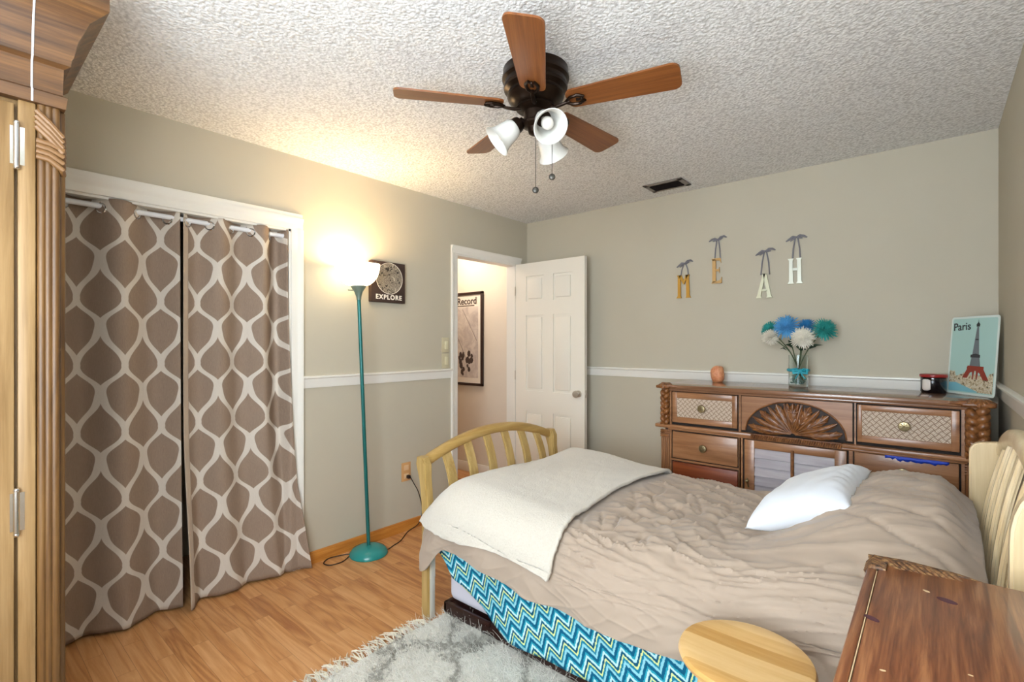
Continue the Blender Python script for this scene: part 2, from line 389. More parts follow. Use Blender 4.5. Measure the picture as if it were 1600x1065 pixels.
def text_mb(body, size, mx, depth=.001, bold=0.0, space=1.0):
    cu = bpy.data.curves.new('lettering', 'FONT'); cu.body = body; cu.size = size; cu.extrude = depth; cu.offset = bold
    cu.space_character = space; cu.align_x = 'CENTER'; cu.align_y = 'CENTER'
    o = bpy.data.objects.new('lettering', cu); COL.objects.link(o)
    bpy.context.view_layer.update()
    me = bpy.data.meshes.new_from_object(o.evaluated_get(bpy.context.evaluated_depsgraph_get()))
    mb = MB(); mb.bm.from_mesh(me)
    for v in mb.bm.verts: v.co = mx @ v.co
    bpy.data.objects.remove(o); bpy.data.meshes.remove(me); bpy.data.curves.remove(cu)
    return mb
def sm(a, b, x):
    t = max(0, min(1, (x - a) / (b - a))); return t * t * (3 - 2 * t)

# ------------------------------------------------------------------ room shell
DY0, DY1, DZ = 2.665, 3.388, 2.040       # doorway in the left wall
CY0, CY1, CZ = -.10, 1.345, 2.002        # closet opening in the left wall
T = .10
b = MB().box(LW - 2.3, FW - T, -.08, RW + T, BW + T + .1, 0); struct('floor', b, 'floor', 'honey oak laminate plank floor of the bedroom', 'floor', smooth=None)
b = MB().box(LW - 2.3, FW - T, CH, RW + T, BW + T + .1, CH + .08); struct('ceiling', b, 'ceil', 'white popcorn textured ceiling', 'ceiling', smooth=None)
b = MB()
for y0, y1, z0 in ((FW - T, CY0, 0), (CY0, CY1, CZ), (CY1, DY0, 0), (DY0, DY1, DZ), (DY1, BW, 0)):
    b.box(LW - T, y0, z0, LW, y1, CH)
struct('wall_left', b, 'wall', 'greige left wall with the closet and doorway openings', 'wall', smooth=None)
struct('wall_back', MB().box(LW - T, BW, 0, RW + T, BW + T, CH), 'wall', 'greige back wall behind the dresser', 'wall', smooth=None)
SY0, SY1, SZ0, SZ1 = -.76, -.12, .88, 2.22
b = MB().box(RW, FW - T, 0, RW + T, SY0, CH).box(RW, SY1, 0, RW + T, BW, CH).box(RW, SY0, 0, RW + T, SY1, SZ0).box(RW, SY0, SZ1, RW + T, SY1, CH)
struct('wall_right', b, 'wall', 'greige right wall behind the headboard', 'wall', smooth=None)
WX0, WX1, WZ0, WZ1 = -1.12, .16, .72, 2.28
b = MB().box(LW, FW - T, 0, WX0, FW, CH).box(WX1, FW - T, 0, RW, FW, CH).box(WX0, FW - T, 0, WX1, FW, WZ0).box(WX0, FW - T, WZ1, WX1, FW, CH)
struct('wall_front', b, 'wall', 'greige front wall with the added window', 'wall', smooth=None)
wi = thing('added_window_1', ((WX0 + WX1) / 2, FW - T / 2, WZ0), 'added front wall window, out of view, as daylight source', 'window'); wi['kind'] = 'structure'  # out-of-view window, added as the source of the front daylight
b = MB(); fw = .05
b.box(WX0, FW - .07, WZ0, WX0 + fw, FW - .03, WZ1).box(WX1 - fw, FW - .07, WZ0, WX1, FW - .03, WZ1).box(WX0, FW - .07, WZ0, WX1, FW - .03, WZ0 + fw).box(WX0, FW - .07, WZ1 - fw, WX1, FW - .03, WZ1).box(WX0, FW - .07, 1.48, WX1, FW - .03, 1.52)
finish('window_frame', b, 'trim', wi)
finish('pane', MB().box(WX0 + fw, FW - .052, WZ0 + fw, WX1 - fw, FW - .048, WZ1 - fw), 'pane', wi)
wi = thing('added_window_2', (RW + T / 2, (SY0 + SY1) / 2, SZ0), 'added narrow right wall window, out of view, to brighten the left wall', 'window'); wi['kind'] = 'structure'  # added out of view to go with the side daylight
b = MB().box(RW + .03, SY0, SZ0, RW + .07, SY0 + fw, SZ1).box(RW + .03, SY1 - fw, SZ0, RW + .07, SY1, SZ1).box(RW + .03, SY0, SZ0, RW + .07, SY1, SZ0 + fw).box(RW + .03, SY0, SZ1 - fw, RW + .07, SY1, SZ1)
finish('window_frame', b, 'trim', wi)
finish('pane', MB().box(RW + .048, SY0 + fw, SZ0 + fw, RW + .052, SY1 - fw, SZ1 - fw), 'pane', wi)
# closet box and hallway beyond
b = MB().box(LW - .75, CY0 - .3, 0, LW - .70, CY1 + .2, CH).box(LW - .70, CY0 - .3, 0, LW - T, CY0 - .25, CH).box(LW - .70, CY1 + .15, 0, LW - T, CY1 + .2, CH)
struct('wall_closet', b, 'wall', 'plain walls inside the closet behind the curtains', 'wall', smooth=None)
HY = 3.60
struct('wall_hallway', MB().box(LW - 2.3, HY, 0, LW - T, HY + T, CH).box(LW - 2.3, 1.75, 0, LW - 2.2, HY, CH).box(LW - 2.2, 1.75, 0, LW - T, 1.80, CH), 'hall', 'cream hallway wall seen through the open doorway', 'wall', smooth=None)
struct('baseboard_hallway', MB().box(LW - 2.2, HY - .012, 0, LW - T, HY, .10, .004), 'trim', 'white baseboard of the hallway wall', 'baseboard')
def rail_profile(z0, z1, d=.018):
    h = z1 - z0
    return [(0, z0), (d * .45, z0), (d * .6, z0 + h * .12), (d * .6, z0 + h * .62), (d * .75, z0 + h * .70), (d * .75, z0 + h * .74), (d * 1.35, z0 + h * .84), (d * 1.35, z0 + h * .96), (d * 1.1, z1), (0, z1)]
RZ0, RZ1 = 1.064, 1.137
b = MB().prism([(LW + d_, 1.413, z) for d_, z in rail_profile(RZ0, RZ1)], (0, 2.603 - 1.413, 0)); struct('trim_1', b, 'trim', 'white chair rail on the left wall between closet and doorway', 'chair rail')
b = MB().prism([(LW, BW - d_, z) for d_, z in rail_profile(RZ0 + .006, RZ1 + .004)], (RW - LW, 0, 0)); struct('trim_2', b, 'trim', 'white chair rail along the back wall above the dresser', 'chair rail')
b = MB().prism([(RW - d_, SY1 + .06, z) for d_, z in rail_profile(RZ0, RZ1)], (0, BW - .03 - SY1 - .06, 0)); struct('trim_3', b, 'trim', 'white chair rail on the right wall', 'chair rail')
def casing(y0, y1, ztop, w_, left=True):
    b = MB()
    def leg(ya, yb):        # ya = opening side
        sg = 1 if yb > ya else -1
        pr = [(0, 0), (.010, 0), (.014, .012), (.012, .03), (.014, w_ * .55), (.018, w_ * .7), (.022, w_ * .85), (.022, w_), (0, w_)]
        b.prism([(LW + d_, ya + sg * q, 0) for d_, q in pr], (0, 0, ztop + .002))
    leg(y1, y1 + w_)
    if left: leg(y0, y0 - w_)
    pr = [(0, 0), (.010, 0), (.014, .012), (.012, .03), (.014, w_ * .55), (.018, w_ * .7), (.022, w_ * .85), (.022, w_), (0, w_)]
    b.prism([(LW + d_, y0 - (w_ if left else 0), ztop + q) for d_, q in pr], (0, y1 - y0 + (2 if left else 1) * w_, 0))
    return b
b = casing(CY0, CY1, CZ, .068); b.box(LW - T, CY1 - .012, 0, LW, CY1, CZ).box(LW - T, CY0, CZ - .012, LW, CY1, CZ)
# the closet head casing is taller than its legs
b.box(LW, CY0 - .06, CZ + .06, LW + .016, CY1 + .066, CZ + .095, .004)
struct('trim_4', b, 'trim', 'white moulded casing round the curtained closet', 'casing')
b = casing(DY0, DY1, DZ, .062); b.box(LW - T, DY0, 0, LW, DY0 + .012, DZ).box(LW - T, DY1 - .010, 0, LW, DY1, DZ).box(LW - T, DY0, DZ - .012, LW, DY1, DZ)
struct('trim_5', b, 'trim', 'white casing round the open doorway', 'casing')
struct('baseboard_left', MB().prism([(LW + d_, 1.413, z) for d_, z in ((0, 0), (.014, 0), (.014, .055), (.008, .068), (0, .072))], (0, 2.603 - 1.413, 0)), 'baseboard', 'honey oak baseboard along the left wall', 'baseboard')
struct('baseboard_back', MB().prism([(LW, BW - d_, z) for d_, z in ((0, 0), (.014, 0), (.014, .055), (.008, .068), (0, .072))], (RW - LW, 0, 0)), 'baseboard', 'honey oak baseboard along the back wall', 'baseboard')

# door leaf, open into the room, parallel to the back wall
DF = 3.372; DX0, DX1 = -2.848, -2.128; DT = 2.036
dr = thing('door_1', (DX0, DF, .012), 'white six panel door standing open against the back wall', 'door'); dr['kind'] = 'structure'
b = MB().box(DX0, DF + .011, .012, DX1, DF + .030, DT)
Wd_ = DX1 - DX0; st = .115; mid = .10
cols = [(DX0 + st, DX0 + Wd_ / 2 - mid / 2), (DX0 + Wd_ / 2 + mid / 2, DX1 - st)]
rows = [(.22, .74), (.92, 1.58), (1.70, 1.92)]
for ya, yb in ((DF, DF + .012), (DF + .028, DF + .036)):
    b.box(DX0, ya, .012, DX0 + st, yb, DT).box(DX1 - st, ya, .012, DX1, yb, DT).box(cols[0][1], ya, .012, cols[1][0], yb, DT)
    for z0, z1 in ((.012, .22), (.74, .92), (1.58, 1.70), (1.92, DT)):
        for c0, c1 in cols: b.box(c0, ya, z0, c1, yb, z1)
for c0, c1 in cols:
    for z0, z1 in rows:
        b.box(c0 + .022, DF - .001, z0 + .022, c1 - .022, DF + .014, z1 - .022, .010)
finish('door_panel', b, 'door', dr)
kx, kz = DX1 - .055, .925
my = Matrix.Rotation(R(90), 4, 'X')
b = MB().lathe([(.028, 0), (.028, .004), (.012, .008), (.011, .022), (.024, .034), (.029, .046), (.026, .056), (.012, .060), (.001, .060)], (kx, DF, kz), 20, my)
finish('door_knob', b, 'nickel', dr)
finish('latch_plate', MB().box(DX1, DF + .008, kz - .03, DX1 + .002, DF + .028, kz + .03).box(DX1, DF + .012, kz - .008, DX1 + .010, DF + .024, kz + .008), 'nickel', dr)
b = MB()
for z in (.25, 1.05, 1.80): b.tube([(DX0 - .006, DF - .004, z - .04), (DX0 - .006, DF - .004, z + .04)], .005, 8)
finish('hinge', b, 'nickel', dr)
# strike plate side of the frame is part of trim_5

# ------------------------------------------------------------------ curtains and rod
ro = thing('curtain_rod', (LW - .034, CY0, 1.965), 'white curtain rod running under the closet head casing', 'curtain rod')
finish('rod', MB().tube([(LW - .034, CY0 + .01, 1.962), (LW - .034, CY1 - .014, 1.962)], .0125, 14), 'white', ro)
finish('bracket', MB().lathe([(.02, 0), (.02, .006), (.014, .010)], (LW - .034, CY1 - .024, 1.962), 16, Matrix.Rotation(R(90), 4, 'X')), 'white', ro)
def curtain_fn(y0t, y1t, y0b, y1b, ridge, per, amp, bx, seed):
    def fn(u, v):            # v: 0 bottom .. 1 top
        z = .012 + v * 1.983
        k = (1 - v) ** 3
        y0 = y0t + (y0b - y0t) * k; y1 = y1t + (y1b - y1t) * k
        y = y0 + (y1 - y0) * u
        yt = y0t + (y1t - y0t) * u
        ph = 2 * PI * (yt - ridge) / per
        a = amp * (1 - .25 * (1 - v)) * (1 + .25 * math.sin(seed + 3 * yt)) * (1 + .5 * sm(1.12, 1.25, yt))
        x = LW - .036 + a * math.cos(ph + .35 * (1 - v) * math.sin(seed + yt * 5)) + bx(u, v)
        x += .010 * noise.noise(Vector((yt * 5, z * 1.3, seed))) * (1 - v)
        x += .006 * math.sin(yt * 70 + z * 3) * sm(.12, 0, v)
        w_ = sm(1.300, 1.334, y); x = x + (max(x, LW + .034) - x) * w_
        return Vector((x, y, z))
    return fn
def curtain(label, y0t, y1t, y0b, y1b, ridge, per, amp, bx, seed, grom):
    fn = curtain_fn(y0t, y1t, y0b, y1b, ridge, per, amp, bx, seed)
    o = thing('curtain', (LW, (y0t + y1t) / 2, 0), label, 'curtain', 'closet curtains')
    b = MB(); sc = 1.06
    b.grid(fn, 150, 90, lambda u, v: ((y0t + (y1t - y0t) * u) * sc + .035, v * 1.983))
    finish('cloth', b, 'curtain', o, 60, .002)
    if y0t > .5: finish('side_hem', MB().grid(lambda u, v: fn(u * .052, .004 + v * .985) + Vector((.0035, -.002, 0)), 6, 60), 'hem', o, 60, .002)
    for y in grom:
        u = (y - y0t) / (y1t - y0t); p = fn(u, .977); q = fn(u + .02, .977); d_ = (q - p).normalized()
        a = Vector((d_.y, -d_.x, 0))
        pts = [p + a * .002 + d_ * .021 * math.cos(2 * PI * j / 20) + Vector((0, 0, 1)) * .021 * math.sin(2 * PI * j / 20) for j in range(21)]
        finish('grommet', MB().tube(pts, .0045, 8), 'chrome', o)
    return o
curtain('taupe trellis curtain panel nearest the tall armoire, left of the dark gap', -.06, .790, -.06, .800, .55, .26, .042,
        lambda u, v: .010 + .012 * (1 - v) - .02 * sm(.8, 1, u) * v, 1.0, [.095 + .13 * k for k in range(6)])
curtain('taupe trellis curtain panel beside the floor lamp, right of the dark gap', .806, 1.322, .812, 1.432, .975, .205, .038,
        lambda u, v: .008 + .070 * sm(.45, 0, v) * sm(.12, 0, u) + (.10 * sm(.75, 1, u) + .03) * sm(.55, 0, v), 2.2, [.826 + .1025 * k for k in range(5)])

# ------------------------------------------------------------------ armoire (front faces +x)
AX = -1.83; AY1 = .212; AY0 = -.66; AB = -2.42
K = AX / -1.5
def az(z): return 1.334 + (z - 1.334) * K
def ay(y): return y * K
ar = thing('armoire', ((AX + AB) / 2, (AY0 + AY1) / 2, 0), 'tall honey wood armoire with flared crown at the left edge', 'armoire')
zc0 = az(1.862)                              # underside of the crown
b = MB().box(AB, AY0, .08, AX - .03, AY1 - .03, zc0 + .02).box(AB + .02, AY0 + .03, 0, AX - .05, AY1 - .06, .08)
finish('carcass', b, 'honey', ar)
px1 = ay(.177); px0 = ay(.143); st0 = ay(.109)
b = MB()
for k in range(4): b.tube([(AX - .012 - .022 * (k == 3), px0 + .008 + k * .0135, .06), (AX - .012 - .022 * (k == 3), px0 + .008 + k * .0135, zc0)], .0105, 12)
for k in range(2): b.tube([(AX - .045 - .022 * k, px1 - .004, .06), (AX - .045 - .022 * k, px1 - .004, zc0)], .0105, 12)
finish('reeded_post', b, 'reed', ar)
b = MB()
for k in range(4):
    za = az(1.845) - k * .014; zb = za - .045
    b.tube([(AX + .004, px0 - .004, za), (AX + .007, (px0 + px1) / 2, (za + zb) / 2 - .003), (AX + .003, px1 + .006, zb - .01), (AX - .03, px1 + .012, zb - .016)], .0075, 8)
for k in range(4):
    za = az(1.780) - k * .014
    b.tube([(AX + .004, px0 - .004, za), (AX + .007, (px0 + px1) / 2, za - .004), (AX + .003, px1 + .006, za - .012 - k * .004), (AX - .03, px1 + .012, za - .018 - k * .004)], .0075, 8)
finish('rattan_binding', b, 'rope', ar)
finish('stile', MB().box(AX - .03, st0 + .003, .06, AX - .004, px0 - .004, zc0, .003), 'honey', ar)
d0 = finish('door', MB().box(AX - .03, AY0 + .06, .10, AX - .006, st0 - .003, zc0 - .012, .004), 'honey', ar)
finish('toe_rail', MB().box(AX - .03, AY0 + .05, .0, AX - .002, px0, .09, .004), 'honey', ar)
for z in (az(1.761), az(.97)):
    hb = MB().tube([(AX + .003, st0, z - .056), (AX + .003, st0, z + .056)], .0065, 10).box(AX - .008, st0 - .012, z - .05, AX - .003, st0 + .016, z + .05)
    hb.ball((AX + .003, st0, z + .058), .007).ball((AX + .003, st0, z - .058), .007)
    finish('hinge', hb, 'chrome', d0)
# flared crown, swept round front and far side
prof = [(-.02, 0), (.010, 0), (.014, .028), (.004, .034), (.006, .098), (.020, .106), (.022, .122), (.026, .128), (.034, .165), (.058, .215), (.088, .238), (.098, .246), (.098, .285), (.085, .300), (-.02, .300)]
ch_ = az(2.137) - zc0
prof = [(a_ * .92, z_ * ch_ / .300) for a_, z_ in prof]
b = MB(); V = []; n_ = len(prof)
for a_, z_ in prof: V.append((AX + a_, AY0 - a_, zc0 + z_))
for a_, z_ in prof: V.append((AX + a_, px1 + .004 + a_, zc0 + z_))
for a_, z_ in prof: V.append((AB, px1 + .004 + a_, zc0 + z_))
F = []
for s_ in range(2):
    for i in range(n_ - 1): F.append((s_ * n_ + i, s_ * n_ + i + 1, (s_ + 1) * n_ + i + 1, (s_ + 1) * n_ + i))
b._add(V, F); b.box(AB, AY0, zc0 + .004, AX - .012, px1 - .006, zc0 + ch_ - .004)
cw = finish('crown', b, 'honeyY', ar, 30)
b = MB(); V = []  # pale strip on the crown imitating a streak of light
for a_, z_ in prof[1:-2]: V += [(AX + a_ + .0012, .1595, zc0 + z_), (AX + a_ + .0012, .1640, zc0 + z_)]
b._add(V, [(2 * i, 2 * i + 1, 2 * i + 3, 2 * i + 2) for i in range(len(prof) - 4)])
finish('light_streak', b, 'white', cw, 30, .001)

# ------------------------------------------------------------------ ceiling fan
FX, FY = -1.23, 1.58
fan = thing('ceiling_fan', (FX, FY, CH), 'five bladed ceiling fan with bronze motor and three glass shades', 'ceiling fan')
finish('motor_housing', MB().lathe([(.001, CH), (.132, CH), (.132, CH - .022), (.136, CH - .030), (.136, CH - .040), (.126, CH - .050), (.126, CH - .062), (.130, CH - .070), (.128, CH - .080), (.112, CH - .092), (.112, CH - .100), (.116, CH - .108), (.110, CH - .122), (.088, CH - .140), (.070, CH - .150), (.001, CH - .150)], (FX, FY, 0), 40), 'bronze', fan)
finish('switch_housing', MB().lathe([(.001, 2.292), (.078, 2.292), (.080, 2.284), (.060, 2.276), (.048, 2.270), (.048, 2.232), (.056, 2.226), (.056, 2.216), (.034, 2.206), (.028, 2.186), (.014, 2.178), (.001, 2.178)], (FX, FY, 0), 32), 'bronze', fan)
for k, ang in enumerate((160, 232, 304, 16, 88)):
    rz = Matrix.Translation((FX, FY, 0)) @ Matrix.Rotation(R(ang), 4, 'Z') @ Matrix.Translation((.10, 0, 2.296)) @ Matrix.Rotation(R(-12), 4, 'X')
    # outline of the blade in its own plane
    pts = []
    w0, w1, r0, r1 = .050, .066, .035, .462
    def arc(cx, cy, r, a0, a1, n=6): return [(cx + r * math.cos(R(a0 + (a1 - a0) * i / n)), cy + r * math.sin(R(a0 + (a1 - a0) * i / n))) for i in range(n + 1)]
    pts = arc(r1 - .03, w1 - .03, .03, 90, 0) + arc(r1 - .03, -w1 + .03, .03, 0, -90) + arc(r0 + .028, -w0 + .028, .028, -90, -180) + arc(r0 + .028, w0 - .028, .028, 180, 90)
    b = MB().prism([rz @ Vector((x, y, -.003)) for x, y in pts], (rz.to_3x3() @ Vector((0, 0, .007))))
    bl = finish('blade', b, 'bladeR', fan, 30); bl.data.transform(Matrix.Rotation(R(-ang), 4, 'Z')); bl.rotation_euler = (0, 0, R(ang))
    b = MB()
    rz0 = Matrix.Translation((FX, FY, 0)) @ Matrix.Rotation(R(ang), 4, 'Z')
    b.tube([rz0 @ Vector((.055, 0, 2.284)), rz0 @ Vector((.085, 0, 2.276)), rz @ Vector((.02, 0, -.016)), rz @ Vector((.045, 0, -.010))], [.012, .009, .008, .008], 8, .7)
    for s_ in (1, -1):
        b.tube([rz @ Vector((.028, 0, -.011)), rz @ Vector((.052, s_ * .020, -.010)), rz @ Vector((.082, s_ * .024, -.009)), rz @ Vector((.104, s_ * .012, -.009)), rz @ Vector((.094, s_ * -.002, -.010)), rz @ Vector((.072, s_ * .004, -.010))], [.006, .0065, .0065, .006, .005, .004], 8)
    b.ball(rz @ Vector((.094, 0, -.008)), .008)
    am = finish('blade_arm', b, 'bronze', bl); am.data.transform(Matrix.Rotation(R(-ang), 4, 'Z'))
for ang in (98, 226, 329):
    az_ = R(ang); tilt = R(50)
    d_ = Vector((math.cos(az_) * math.sin(tilt), math.sin(az_) * math.sin(tilt), -math.cos(tilt)))
    base = Vector((FX, FY, 2.228)) + Vector((math.cos(az_), math.sin(az_), 0)) * .062
    mx = d_.to_track_quat('Z', 'Y').to_matrix().to_4x4()
    finish('shade_arm', MB().tube([(FX + .03 * math.cos(az_), FY + .03 * math.sin(az_), 2.222), base - d_ * .004 + Vector((0, 0, .006)), base + d_ * .012], [.010, .012, .020], 10).lathe([(.001, 0), (.026, .002), (.031, .012), (.033, .030), (.030, .032), (.001, .032)], base, 20, mx), 'bronze', fan)
    sh = finish('lamp_shade', MB().shell([(.028, .026), (.036, .033), (.042, .052), (.046, .076), (.050, .098), (.057, .114), (.067, .126)], base, 32, mx, .0035), 'frost', fan)
    finish('bulb', MB().lathe([(.010, .03), (.012, .05), (.022, .068), (.025, .084), (.020, .100), (.010, .108), (.001, .110)], base, 16, mx), 'bulb', sh)
for (x, y, z0, z1) in ((FX, FY, 2.20, 1.968), (FX + .050, FY + .045, 2.205, 2.022)):
    b = MB().tube([(x, y, z0), (x, y, z1)], .0016, 6)
    ch2 = finish('pull_chain', b, 'chainknob', fan)
    finish('chain_pull', MB().ball((x, y, z1 - .012), .0135, (1, .5, 1), mx=Matrix.Rotation(R(40.64), 4, 'Z')), 'chainknob', ch2)

# ceiling vent
ve = thing('ceiling_vent', (-1.42, 3.312, CH), 'grey metal air vent in the ceiling near the back wall', 'vent')
vx0, vx1, vy0, vy1 = -1.558, -1.282, 3.222, 3.408
b = MB().prism([(vx0, vy0, CH - .001), (vx1, vy0, CH - .001), (vx1, vy1, CH - .001), (vx0, vy1, CH - .001)], (0, 0, -.001))
finish('duct', b, 'ventdark', ve)
b = MB(); f_ = .034
for (x0, y0, x1, y1) in ((vx0, vy0, vx1, vy0 + f_), (vx0, vy1 - f_, vx1, vy1), (vx0, vy0, vx0 + f_, vy1), (vx1 - f_, vy0, vx1, vy1)): b.box(x0, y0, CH - .008, x1, y1, CH - .001, .003)
finish('vent_frame', b, 'vent', ve)
for k in range(7):
    y = vy0 + f_ + .010 + k * .0165
    finish('louver', MB().box(-.5 * (vx1 - vx0) + f_, -.008, -.0006, .5 * (vx1 - vx0) - f_, .008, .0006, mx=Matrix.Translation(((vx0 + vx1) / 2, y, CH - .008)) @ Matrix.Rotation(R(50), 4, 'X')), 'ventdark', ve)

# ------------------------------------------------------------------ floor lamp
bx, by = -2.722, 1.776; tx, ty, tz = -2.712, 1.690, 1.822
bx, by = -2.716, 1.772
lp = thing('floor_lamp', (bx, by, 0), 'teal floor lamp with glowing white bowl beside the closet', 'floor lamp')
finish('base', MB().lathe([(.001, 0), (.114, 0), (.118, .006), (.116, .018), (.098, .040), (.060, .054), (.020, .060), (.001, .060)], (bx, by, 0), 44), 'tealbase', lp)
top = Vector((tx, ty, tz)); bot = Vector((bx, by, .05)); ax = (top - bot).normalized()
finish('pole', MB().tube([bot, bot + ax * (1.60)], .0115, 14), 'teal', lp)
mx = ax.to_track_quat('Z', 'Y').to_matrix().to_4x4(); pz = bot + ax * 1.555
cup = finish('shade_cup', MB().lathe([(.001, 0), (.014, 0), (.016, .02), (.026, .05), (.044, .078), (.048, .088), (.001, .088)], pz, 28, mx), 'lampcup', lp)
finish('switch', MB().tube([pz + Vector((-.02, -.02, .06)), pz + Vector((-.05, -.045, .062))], .004, 8), 'lampcup', lp)
sp = bot + ax * 1.640
finish('lamp_shade', MB().shell([(.044, 0), (.070, .008), (.096, .028), (.118, .058), (.130, .092), (.136, .132)], sp, 44, mx, .004), 'lampglass', lp)
light('floor_lamp_bulb', 'POINT', sp + ax * .070, 5.0, (1, .78, .50), radius=.06)
def spline(pts, n=8):
    P = [Vector(p) for p in pts]; out = []
    for i in range(len(P) - 1):
        p0, p1, p2, p3 = P[max(i - 1, 0)], P[i], P[i + 1], P[min(i + 2, len(P) - 1)]
        for k in range(n):
            t_ = k / n
            out.append(.5 * ((2 * p1) + (p2 - p0) * t_ + (2 * p0 - 5 * p1 + 4 * p2 - p3) * t_ ** 2 + (3 * p1 - p0 - 3 * p2 + p3) * t_ ** 3))
    return out + [P[-1]]
ox, oy, oz = LW + .012, 2.176, .385
b = MB().tube(spline([(LW + .036, oy + .006, oz + .002), (LW + .05, oy + .03, oz - .05), (LW + .028, oy + .09, .25), (LW + .024, oy + .125, .12), (LW + .028, oy + .09, .03), (LW + .045, oy - .02, .006), (-2.73, 2.03, .005), (-2.70, 1.95, .005), (-2.68, 1.90, .005), (-2.68, 1.88, .006)]), .0032, 8)
b.tube(spline([(-2.79, 1.70, .006), (-2.825, 1.64, .005), (-2.84, 1.57, .005), (-2.80, 1.515, .005), (-2.745, 1.53, .005), (-2.735, 1.60, .005), (-2.775, 1.675, .005), (-2.785, 1.705, .006)]), .0032, 8)
finish('cord', b, 'rubber', lp)
finish('plug', MB().box(LW + .012, oy - .010, oz - .012, LW + .040, oy + .012, oz + .012, .005), 'rubber', lp)
ou = thing('wall_outlet', (LW, 2.172, .35), 'tan wall outlet with a black plug above the baseboard', 'outlet')
finish('cover_plate', MB().box(LW, 2.133, .352, LW + .006, 2.212, .484, .003), 'peach', ou)
for z in (.388, .448): finish('socket', MB().box(LW + .005, 2.152, z - .018, LW + .0085, 2.193, z + .018, .003), 'peach2', ou)
for z0, z1, lab in ((1.262, 1.378, 'ivory light switch beside the doorway, upper of the pair'), (1.142, 1.256, 'ivory light switch resting on the chair rail, lower of the pair')):
    sw = thing('light_switch', (LW, 2.545, z0), lab, 'light switch', 'light switches by the doorway')
    finish('cover_plate', MB().box(LW, 2.508, z0, LW + .006, 2.582, z1, .003), 'ivory2', sw)
    zc = (z0 + z1) / 2
    finish('rocker', MB().box(LW + .004, 2.535, zc - .031, LW + .012, 2.566, zc + .031, .003, mx=None), 'ivory', sw)

# canvas sign
ca = thing('canvas_sign', (LW, 2.0, 1.62), 'small brown square canvas with a map globe beside the lamp bowl', 'wall art')
ey0, ey1, ez0, ez1 = 1.866, 2.140, 1.612, 1.888
finish('canvas', MB().box(LW, ey0, ez0, LW + .035, ey1, ez1, .003), 'canvas', ca)
gx = LW + .0355; gc = ((ey0 + ey1) / 2 + .006, 1.776)
b = MB().prism([(gx, gc[0] + .106 * math.cos(2 * PI * k / 48), gc[1] + .106 * math.sin(2 * PI * k / 48)) for k in range(48)], (.0008, 0, 0))
finish('globe_print', b, 'globe', ca)
finish('globe_ring', MB().tube([(gx + .001, gc[0] + .106 * math.cos(2 * PI * k / 48), gc[1] + .106 * math.sin(2 * PI * k / 48)) for k in range(49)], .0016, 6), 'lettering', ca)
tm = Matrix.Translation((gx + .0025, (ey0 + ey1) / 2, ez0 + .034)) @ Matrix(((0, 0, 1, 0), (1, 0, 0, 0), (0, 1, 0, 0), (0, 0, 0, 1)))
finish('lettering', text_mb('EXPLORE', .044, tm, .0008, .0014, 1.22), 'lettering', ca, None)

# hallway poster
po = thing('framed_poster', (-3.62, HY, .9), 'dark framed newspaper poster on the hallway wall', 'poster')
qx1, qz0, qz1 = -3.466, .898, 1.862; qx0 = qx1 - .70
b = MB(); fr = .026
for (x0, z0, x1, z1) in ((qx0, qz0, qx1, qz0 + fr), (qx0, qz1 - fr, qx1, qz1), (qx0, qz0, qx0 + fr, qz1), (qx1 - fr, qz0, qx1, qz1)): b.box(x0, HY - .026, z0, x1, HY, z1, .003)
finish('frame', b, 'frame', po)
finish('paper', MB().box(qx0 + fr, HY - .010, qz0 + fr, qx1 - fr, HY - .002, qz1 - fr), 'paper', po)
finish('picture', MB().box(qx0 + fr + .05, HY - .0115, qz0 + fr + .055, qx1 - fr - .045, HY - .010, qz1 - fr - .125), 'photo', po)
for word, xc in (('The', qx0 + .150), ('Record', qx1 - .235)):
    tm = Matrix.Translation((xc, HY - .0125, qz1 - fr - .066)) @ Matrix(((1, 0, 0, 0), (0, 0, -1, 0), (0, 1, 0, 0), (0, 0, 0, 1)))
    finish('lettering', text_mb(word, .098, tm, .0008, .0015, 1.0), 'smudge', po, None)
b = MB().box(qx0 + fr + .05, HY - .0125, qz1 - fr - .116, qx1 - fr - .10, HY - .010, qz1 - fr - .108)
finish('rule', b, 'smudge', po)
b = MB()
for (xa, za, xb, zb, r_) in ((qx1 - .30, qz1 - .17, qx1 - .09, qz1 - .50, .003), (qx1 - .40, qz1 - .42, qx1 - .25, qz1 - .68, .003)):
    b.tube([(xa, HY - .012, za), (xb, HY - .012, zb)], r_, 6)
finish('diagonal_lines', b, 'greyline', po)
b = MB(); rnd = random.Random(3)
for cx_p in (qx1 - .20, qx1 - .31):
    for k in range(14):
        zz = qz0 + .11 + rnd.random() * .22; xx = cx_p + (rnd.random() - .5) * .075; s_ = .010 + rnd.random() * .020
        b.prism([(xx + s_ * math.cos(a_) * (.6 + .5 * rnd.random()), HY - .0118, zz + 1.3 * s_ * math.sin(a_)) for a_ in [2 * PI * j / 7 for j in range(7)]], (0, -.0006 - .0001 * k, 0))
finish('dark_shapes', b, 'smudge', po)

